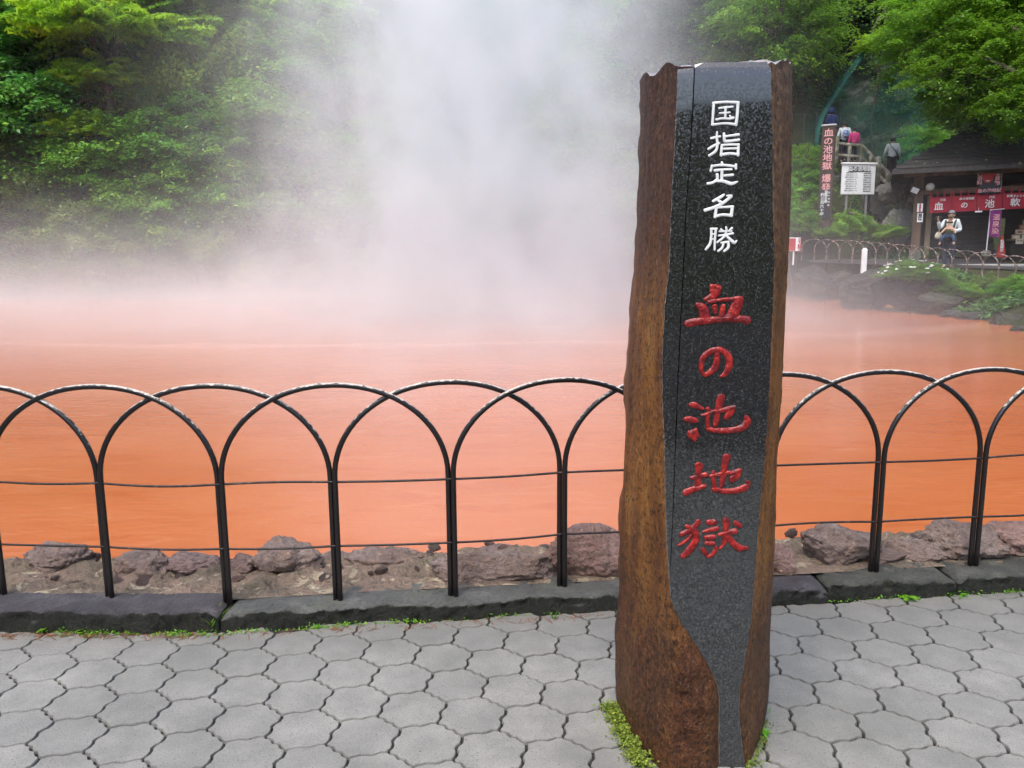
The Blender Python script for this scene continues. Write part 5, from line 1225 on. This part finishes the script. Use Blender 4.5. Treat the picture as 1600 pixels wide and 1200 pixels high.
    sub_('trousers', ['pel', 'hL', 'kL', tuple(Vector(J['aL']) + Vector((0, 0, .03))), 'hR', 'kR', tuple(Vector(J['aR']) + Vector((0, 0, .03)))], [(0, 1), (1, 2), (2, 3), (0, 4), (4, 5), (5, 6)], [(.145, .115), .105, .08, .065, .105, .08, .065], trousers)
    shoe = plain('dark shoes', (.02, .02, .024), .6, .3)
    for s in 'LR':
        a, t_ = Vector(J['a' + s]), Vector(J['t' + s]); skin_mesh('shoe', [tuple(a + Vector((0, .04, -.045))), tuple(a + Vector((0, -.04, -.045))), tuple(t_ + Vector((0, -.02, .0)))], [(0, 1), (1, 2)], [(.045, .045), (.05, .045), (.042, .03)], shoe, r)
    hd = Vector(J['hd'])
    # face: nose, eyes, mouth, ears
    fp = MB(); MB().tube([hd + Vector((0, -.085 * hs, .02)), hd + Vector((0, -.108 * hs, -.012)), hd + Vector((0, -.085 * hs, -.02))], [.006, .013, .008], 6).build('nose', SKIN, body, True)
    for s in (-1, 1):
        MB().lathe([(.001, -.008), (.010, -.004), (.010, .004), (.001, .008)], hd + Vector((s * .03 * hs, -.083 * hs, .018)), 8).build('eye', INK, body, True)
        MB().lathe([(.004, -.03), (.016, -.015), (.018, .012), (.006, .028)], hd + Vector((s * .082 * hs, 0, 0)), 8).build('ear', SKIN, body, True)
    MB().tube([hd + Vector((-.022, -.083 * hs, -.045)), hd + Vector((0, -.09 * hs, -.047)), hd + Vector((.022, -.083 * hs, -.045))], .006, 6).build('mouth', plain('lips', (.36, .14, .11)), body, True)
    # hair cap
    V0, f0 = ico(3); hv = []
    for v in V0:
        low_ = -.55 if v.y > -.15 else .28
        z = max(v.z, low_); q = Vector((v.x * .098, v.y * .112 + .012, z * .115)) * hs
        if hood: q = Vector((v.x * .135, v.y * .14 + .02, v.z * .155 - .01)); q.y = max(q.y, -.085)
        hv.append(hd + Vector((0, 0, .045)) + q)
    MB().add(hv, f0).build('hood' if hood else 'hair', top if hood else hair, j if hood else r, True)
    if mask is not None:
        V0, f0 = ico(2); MB().add([hd + Vector((v.x * .07, -.055 + v.y * .05, -.035 + v.z * .05)) for v in V0], f0).build('mask', mask, r, True)
    return r, J, k
NAVY, LGREY, PINKC, BLK, WHT, DENIM = cloth('navy jacket', (.018, .035, .11)), cloth('pale grey jacket', (.42, .46, .46)), cloth('pink top', (.55, .05, .20)), cloth('black trousers', (.012, .012, .016)), cloth('white shirt', (.62, .66, .68)), cloth('denim', (.028, .042, .075))
def feet(px, ph, Y, Hh):
    """the ground point under a figure whose head top is at (px, ph)"""
    t = W(px, ph, Y); return Vector((t.x, t.y, t.z - Hh))
p1, _, _ = person(feet(1299, 169, 31.6, 1.7), math.radians(170), 1.7, 'person in a hooded navy jacket seen from behind above the wooden sign post', NAVY, BLK, hood=True)
p2, J2, _ = person(feet(1320.5, 190, 31.2, 1.6), math.radians(175), 1.6, 'person with a blue patterned backpack seen from behind on the upper steps', WHT, BLK, pose='climb')
p3, _, _ = person(feet(1335.5, 199, 31.0, 1.35), math.radians(178), 1.35, 'child in a pink top beside the person with the blue backpack', PINKC, BLK, child=False)
p4, J4, _ = person(feet(1396, 214, 30.3, 1.68), math.radians(165), 1.68, 'person in a pale grey jacket climbing the steps left of the kiosk roof', LGREY, BLK, pose='climb')
BPK = NT('blue patterned cloth'); _c = BPK.coord('Object'); BPK = BPK.done(BPK.bsdf(BPK.ramp(BPK.noise(_c, 28, 3, .6), [(.42, (.03, .07, .24)), (.5, (.08, .14, .34)), (.58, (.42, .47, .55))]), .8, .2))
bp = empty('backpack', p2.location, p2.rotation_euler.z); bp.scale = p2.scale; tag(bp, 'blue and white patterned backpack worn on the upper steps', 'backpack')
skin_mesh('pack', [(0, .19, 1.02), (0, .20, 1.18), (0, .19, 1.36)], [(0, 1), (1, 2)], [(.15, .09), (.16, .10), (.13, .075)], BPK, bp)
for s in (-1, 1): MB().tube([(s * .10, .10, 1.43), (s * .12, -.10, 1.40), (s * .13, -.14, 1.2), (s * .13, .10, 1.05)], .018, 6).build('strap', NAVY, bp, True)
sb_ = empty('shoulder_bag', p4.location, p4.rotation_euler.z); sb_.scale = p4.scale; tag(sb_, 'small dark shoulder bag worn by the person in the pale grey jacket', 'bag')
skin_mesh('pouch', [(-.22, -.06, .92), (-.22, .06, .92)], [(0, 1)], [(.05, .10), (.05, .10)], BLK, sb_)
MB().tube([(-.21, .03, 1.0), (-.06, .17, 1.18), (.08, .165, 1.34), (.13, .07, 1.475), (.10, -.09, 1.42), (-.05, -.16, 1.22), (-.21, -.05, 1.0)], .013, 6).build('strap', BLK, sb_, True)
# person with a baby on the far path
pf_ = feet(1487, 337, 22.7, 1.66); pf_.z = W(1486, 420, 22.7).z
p5, J5, k5 = person(pf_, math.radians(-38), 1.66, 'person in white shirt and jeans raising a phone in front of the kiosk', WHT, DENIM, hair=plain('grey flat cap', (.16, .18, .20), .8), pose='photo', mask=plain('brown face mask', (.16, .10, .055), .8))
MT = Matrix.Translation(pf_) @ Matrix.Rotation(math.radians(-38), 4, 'Z') @ Matrix.Scale(k5, 4)
ph = empty('phone', MT @ Vector((-.30, -.30, 1.50)), math.radians(-38)); tag(ph, 'dark phone held up by the person in the white shirt', 'phone'); MB().box((0, 0, 0), (.16, .012, .08), bev=.004).build('case', BLACKM, ph); MB().box((0, .009, 0), (.15, .004, .07)).build('screen', plain('phone glass', (.05, .06, .08), .15), ph)
by = empty('person', MT @ Vector((0, 0, 0)), math.radians(-38)); by.scale = (k5,) * 3; tag(by, 'baby in blue trousers sitting in an olive carrier on an adult chest', 'person')
bv = [(0, -.22, 1.00), (0, -.21, 1.12), (0, -.20, 1.21), (0, -.21, 1.265), (0, -.21, 1.32), (-.09, -.22, 1.18), (-.16, -.28, 1.10), (-.18, -.33, 1.05), (.09, -.22, 1.18), (.16, -.28, 1.10), (.19, -.32, 1.03), (-.07, -.24, .97), (-.17, -.30, .90), (-.21, -.29, .74), (-.22, -.35, .72), (.07, -.24, .97), (.15, -.33, .90), (.16, -.33, .74), (.16, -.39, .72)]
be = [(0, 1), (1, 2), (2, 3), (3, 4), (2, 5), (5, 6), (6, 7), (2, 8), (8, 9), (9, 10), (0, 11), (11, 12), (12, 13), (13, 14), (0, 15), (15, 16), (16, 17), (17, 18)]
bb = skin_mesh('body', bv, be, [.075, .08, .06, .05, .072, .04, .028, .02, .04, .028, .02, .055, .045, .03, .024, .055, .045, .03, .024], SKIN, by)
skin_mesh('trousers', [bv[0], bv[11], bv[12], tuple(Vector(bv[12]).lerp(Vector(bv[13]), .75)), bv[15], bv[16], tuple(Vector(bv[16]).lerp(Vector(bv[17]), .75))], [(0, 1), (1, 2), (2, 3), (0, 4), (4, 5), (5, 6)], [.085, .066, .056, .042, .066, .056, .042], cloth('blue baby trousers', (.04, .07, .13)), by)
V0, f0 = ico(3); MB().add([Vector((v.x * .085, v.y * .085 - .205, max(v.z, -.1 if v.y > -.2 else .3) * .09 + 1.335)) for v in V0], f0).build('hair', plain('brown baby hair', (.16, .085, .045)), by, True)
MB().tube([(0, -.285, 1.325), (0, -.297, 1.31), (0, -.285, 1.305)], [.004, .009, .005], 6).build('nose', SKIN, bb, True)
for s in (-1, 1): MB().lathe([(.001, -.006), (.007, 0), (.001, .006)], (s * .026, -.278, 1.33), 6).build('eye', INK, bb)
OLV = cloth('olive carrier cloth', (.045, .05, .022))
ca = empty('baby_carrier', MT @ Vector((0, 0, 0)), math.radians(-38)); ca.scale = (k5,) * 3; tag(ca, 'olive baby carrier strapped over a white shirt', 'baby carrier')
skin_mesh('pouch', [(0, -.25, .95), (0, -.265, 1.08), (0, -.25, 1.17)], [(0, 1), (1, 2)], [(.12, .075), (.125, .08), (.10, .07)], OLV, ca)
for s in (-1, 1): MB().tube([(s * .10, -.22, 1.15), (s * .13, -.10, 1.40), (s * .13, .06, 1.465), (s * .12, .15, 1.30), (s * .15, .12, 1.02), (s * .12, -.14, .96)], .028, 6, flat=.5).build('strap', OLV, ca, True)
tb = empty('tote_bag', MT @ Vector((0, 0, 0)), math.radians(-38)); tb.scale = (k5,) * 3; tag(tb, 'cream cloth tote bag hanging from the raised arm of the person with the phone', 'bag')
skin_mesh('sack', [(-.30, -.12, .86), (-.29, -.11, 1.0), (-.28, -.10, 1.10)], [(0, 1), (1, 2)], [(.06, .13), (.055, .12), (.03, .07)], cloth('cream cloth', (.55, .50, .40)), tb)
MB().tube([(-.28, -.16, 1.08), (-.275, -.12, 1.25), (-.27, -.10, 1.27), (-.275, -.06, 1.22), (-.28, -.04, 1.08)], .012, 6).build('handle', cloth('cream cloth band', (.5, .46, .37)), tb, True)

# ------------------------------------------------------------------ weeds and moss at the kerb and the pillar's foot
WEED = leaf_mat('bright weeds', (.06, .17, .012), (.12, .30, .02), (.19, .40, .03), (.30, .42, .05), .4)
MOSS = leaf_mat('yellow green moss', (.06, .09, .012), (.12, .17, .02), (.20, .25, .03), (.30, .32, .05), .2, .7)
def weed(px, py, w, lab, kind='rosette', seed=0, z=0.0, group='weeds growing along the foot of the kerb'):
    p = G(px, py, z); sc = (p - Vector((0, 0, EYE))).length / F; R = random.Random(seed); mb = MB(); rad = w * sc / 2; T = []
    root = empty('weed', p); tag(root, lab, 'weed', group)
    if kind == 'grass':
        for i in range(15):
            an = R.uniform(0, 6.28); ln = rad * R.uniform(1.2, 2.4); b = Vector((R.uniform(-1, 1) * rad * .25, R.uniform(-.3, .3) * rad, 0)); d = Vector((math.cos(an) * .55, math.sin(an) * .3, 1)).normalized(); sd = Vector((-d.y, d.x, 0)); sd = sd.normalized() if sd.length > .01 else Vector((1, 0, 0)); ww = rad * .09
            q = [b + d * ln * s + Vector((math.cos(an), math.sin(an), -.3)) * ln * .4 * s * s for s in (0, .35, .7, 1)]
            vs = []; [vs.extend([a + sd * ww * k_, a - sd * ww * k_]) for a, k_ in zip(q, (.7, 1, .7, .08))]
            mb.add(vs, [(0, 1, 3, 2), (2, 3, 5, 4), (4, 5, 7, 6)])
    else:
        n = 9 if kind == 'rosette' else 42
        for i in range(n):
            an = 6.283 * i / n * (1 if kind == 'rosette' else 2.618) + R.uniform(-.3, .3)
            if kind == 'rosette': ln = rad * R.uniform(.7, 1.1); b = Vector((0, 0, .01)); up = R.uniform(.15, .7)
            else: rr = rad * math.sqrt(R.random()); b = Vector((math.cos(an) * rr, math.sin(an) * rr * .7, rad * .28 * R.random() + .004)); ln = rad * R.uniform(.16, .3); up = R.uniform(.2, .9)
            d = Vector((math.cos(an), math.sin(an), up)).normalized(); sd = Vector((-math.sin(an), math.cos(an), 0)); ww = ln * (.17 if kind == 'rosette' else .38)
            q = [b + d * ln * s - Vector((0, 0, 1)) * ln * .35 * s * s for s in (0, .3, .6, .85, 1)]
            vs = []; [vs.extend([a + sd * ww * k_, a - Vector((0, 0, ww * .3 * k_)), a - sd * ww * k_]) for a, k_ in zip(q, (.25, .8, 1.15, .8, .1))]
            fs = []; [fs.extend([(j * 3, j * 3 + 1, j * 3 + 4, j * 3 + 3), (j * 3 + 1, j * 3 + 2, j * 3 + 5, j * 3 + 4)]) for j in range(4)]
            mb.add(vs, fs)
    o = mb.build('leaves', WEED, root, True); a = o.data.attributes.new('tint', 'FLOAT', 'FACE'); a.data.foreach_set('value', [R.uniform(.2, .75) for _ in o.data.polygons]); return root
weed(330, 985, 34, 'upright grassy weed in the gap between the two left kerb stones', 'grass', 1); weed(326, 990, 28, 'leafy clump at the foot of the grassy weed', 'clump', 2); weed(280, 995, 26, 'round bright weed left of the gap in the kerb', 'clump', 3)
weed(72, 985, 36, 'spreading weed near the left end of the dark kerb stone', 'rosette', 4); weed(108, 988, 30, 'low bright weed right of the spreading one by the dark kerb stone', 'clump', 5); weed(145, 990, 36, 'flat weed against the middle of the dark kerb stone', 'clump', 6)
weed(205, 991, 18, 'small weed sprouting right of the middle of the dark kerb stone', 'clump', 7); weed(1417, 936, 34, 'broad leaved rosette weed on the right hand kerb', 'rosette', 8); weed(1496, 932, 32, 'yellow green weed near the last fence post', 'clump', 9)
weed(865, 966, 12, 'tiny grass blade left of the carved pillar under the grey kerb stone', 'grass', 10); weed(1325, 938, 24, 'faint low weed under the short gap right of the pillar', 'clump', 11); weed(1580, 926, 22, 'low weed at the right end of the kerb', 'clump', 15)
weed(1192, 1148, 24, 'bright small leaved weed at the right foot of the carved pillar', 'rosette', 12, 0, 'weeds at the foot of the carved pillar'); weed(984, 1135, 22, 'green sprout in the moss at the left foot of the carved pillar', 'rosette', 13, 0, 'weeds at the foot of the carved pillar'); weed(1196, 1112, 14, 'tiny sprout behind the right foot of the carved pillar', 'clump', 14, 0, 'weeds at the foot of the carved pillar')
def moss(pts, n, lab, spread, size, seed, mat=MOSS, cat='moss', name='moss', hgt=.012):
    R = rnd(seed); P = [G(x, y, 0) for x, y in pts]; C = []
    for i in range(n):
        s = R.random() * (len(P) - 1); k_ = min(int(s), len(P) - 2); p = P[k_].lerp(P[k_ + 1], s - k_)
        cl_ = math.sin(s * 9.0 + seed) * .5 + .5
        if R.random() > .25 + .75 * cl_: continue
        C.append((p.x + R.normal() * spread * (.5 + cl_), p.y + R.normal() * spread * (.4 + .4 * cl_), R.random() * hgt * (.4 + cl_)))
    C = np.array(C); N = unit(R.normal(size=C.shape) * .6 + np.array([0, -.2, 1.0])); V_, F_ = leaves(C, N, size, R, .8)
    tag(mesh_obj(name, np_mesh(name, V_, F_, np.clip(R.normal(.5, .25, len(C)), 0, 1)), mat), lab, cat, kind='stuff')
moss([(950, 1103), (962, 1122), (975, 1150), (992, 1180), (1005, 1200)], 5200, 'yellow green moss in the joint at the left foot of the carved pillar', .012, .007, 3, hgt=.02)
moss([(1198, 1120), (1190, 1160), (1178, 1190), (1170, 1205)], 600, 'moss in the joint at the right foot of the carved pillar', .010, .006, 4)
moss([(0, 985), (150, 992), (330, 993), (480, 983), (560, 976), (700, 970), (960, 952), (1210, 945), (1400, 936), (1600, 925)], 1500, 'thin line of moss along the foot of the kerb', .009, .008, 5, WEED)
NEED = simple('dry needles', [(.3, (.12, .045, .018)), (.7, (.24, .10, .04))], 30, .8, .2, None)
R = rnd(8); V, fs = [], []
for i in range(330):
    px = R.uniform(0, 320) if i < 230 else R.uniform(320, 1000); py = 992 - (px < 320) * R.uniform(0, 8) + R.uniform(-3, 9); p = G(px, min(py, 1000) - max(0, px - 320) * .055, .002)
    a = R.uniform(0, 3.14); l = R.uniform(.006, .022); d = Vector((math.cos(a), math.sin(a), R.uniform(-.1, .25))) * l; s_ = Vector((-d.y, d.x, 0)).normalized() * .0012
    b = len(V); V += [tuple(p - d + s_), tuple(p - d - s_), tuple(p + d - s_), tuple(p + d + s_)]; fs.append((b, b + 1, b + 2, b + 3))
tag(MB().add(V, fs).build('fallen_needles', NEED), 'brown fallen needles along the foot of the kerb', 'needles', kind='stuff')

# ------------------------------------------------------------------ steam over the pool
def steam_mat():
    t = NT('steam'); p = t.coord('Position'); s = t.n('ShaderNodeSeparateXYZ'); t.put(s.inputs[0], p); x, y, z = s.outputs
    A = lambda *a: t.math('ADD', *a); S = lambda *a: t.math('SUBTRACT', *a); Mu = lambda *a: t.math('MULTIPLY', *a); Ex = lambda v: t.math('EXPONENT', v)
    sq = lambda v: Mu(v, v)
    n1 = t.noise(t.coord('Position', (1, .8, .62)), .26, 3, .55, .5); n2 = t.noise(t.coord('Position', (1, .7, .8)), .66, 4, .62, .9)
    w = A(3.7, Mu(z, -.10)); w = t.math('MAXIMUM', w, 2.3)
    xo = A(S(x, -.75), Mu(S(n1, .5), 3.0))
    plume = Ex(Mu(A(sq(t.math('DIVIDE', xo, w)), sq(t.math('DIVIDE', S(y, 19.5), 5.0))), -1.0))
    plume = Mu(Mu(Mu(plume, A(Mu(t.step(n2, .36, .66), .85), .12)), PLUME), Mu(t.step(x, -8.5, -6.0), t.step(x, 7.5, 5.5)))
    lowm = Mu(t.step(y, 6.5, 15.0), t.step(x, 8.9, 5.6))
    low = Mu(Mu(Mu(Ex(Mu(z, -1.35)), t.step(z, 4.6, 3.0)), lowm), Mu(t.step(n1, .22, .62), LOW))
    mid = Mu(Mu(Mu(Ex(Mu(z, -.42)), t.step(z, 4.6, 2.8)), Mu(t.step(y, 15, 27), t.step(x, 7.0, 1.0))), Mu(t.step(n2, .34, .70), MIDD))
    shore = Mu(Mu(Mu(Ex(Mu(z, -.55)), t.step(z, 4.6, 2.0)), Mu(t.step(y, 20, 30), t.step(x, 7.5, 3.0))), Mu(t.step(n2, .25, .70), .15))
    nearc = Mu(Mu(Mu(Ex(Mu(z, -1.1)), t.step(z, 4.0, 2.0)), Ex(Mu(sq(A(x, .2)), -.16))), Mu(Mu(t.step(y, 3.75, 8.0), t.step(y, 17, 11)), Mu(t.step(n2, .22, .66), .15)))
    edge = Mu(Mu(t.step(z, 13.6, 10.5), t.step(x, -31, -27)), Mu(t.step(y, 33.3, 31.0), t.step(x, 11.8, 10.0)))
    d = Mu(A(A(plume, A(shore, nearc)), A(low, mid)), edge)
    v = t.n('ShaderNodeVolumePrincipled'); v.inputs['Color'].default_value = (.925, .983, .995, 1); t.put(v.inputs['Density'], d); v.inputs['Anisotropy'].default_value = .1
    return t.done(None, v.outputs[0])
PLUME, LOW, MIDD = .72, .14, .008
_pf = [(-31, -.04), (11.5, -.04), (11.5, 4.6), (7.5, 4.6), (7.5, 13.6), (-8.5, 13.6), (-8.5, 4.6), (-31, 4.6)]
MB().add([(x, y, z) for y in (3.75, 33.3) for x, z in _pf], [tuple(range(8)), tuple(range(15, 7, -1))] + [(i, i + 8, (i + 1) % 8 + 8, (i + 1) % 8) for i in range(8)]).build('steam', steam_mat())
tag(bpy.data.objects['steam'], 'thick white steam rising off the red hot spring pool', 'steam', kind='stuff')
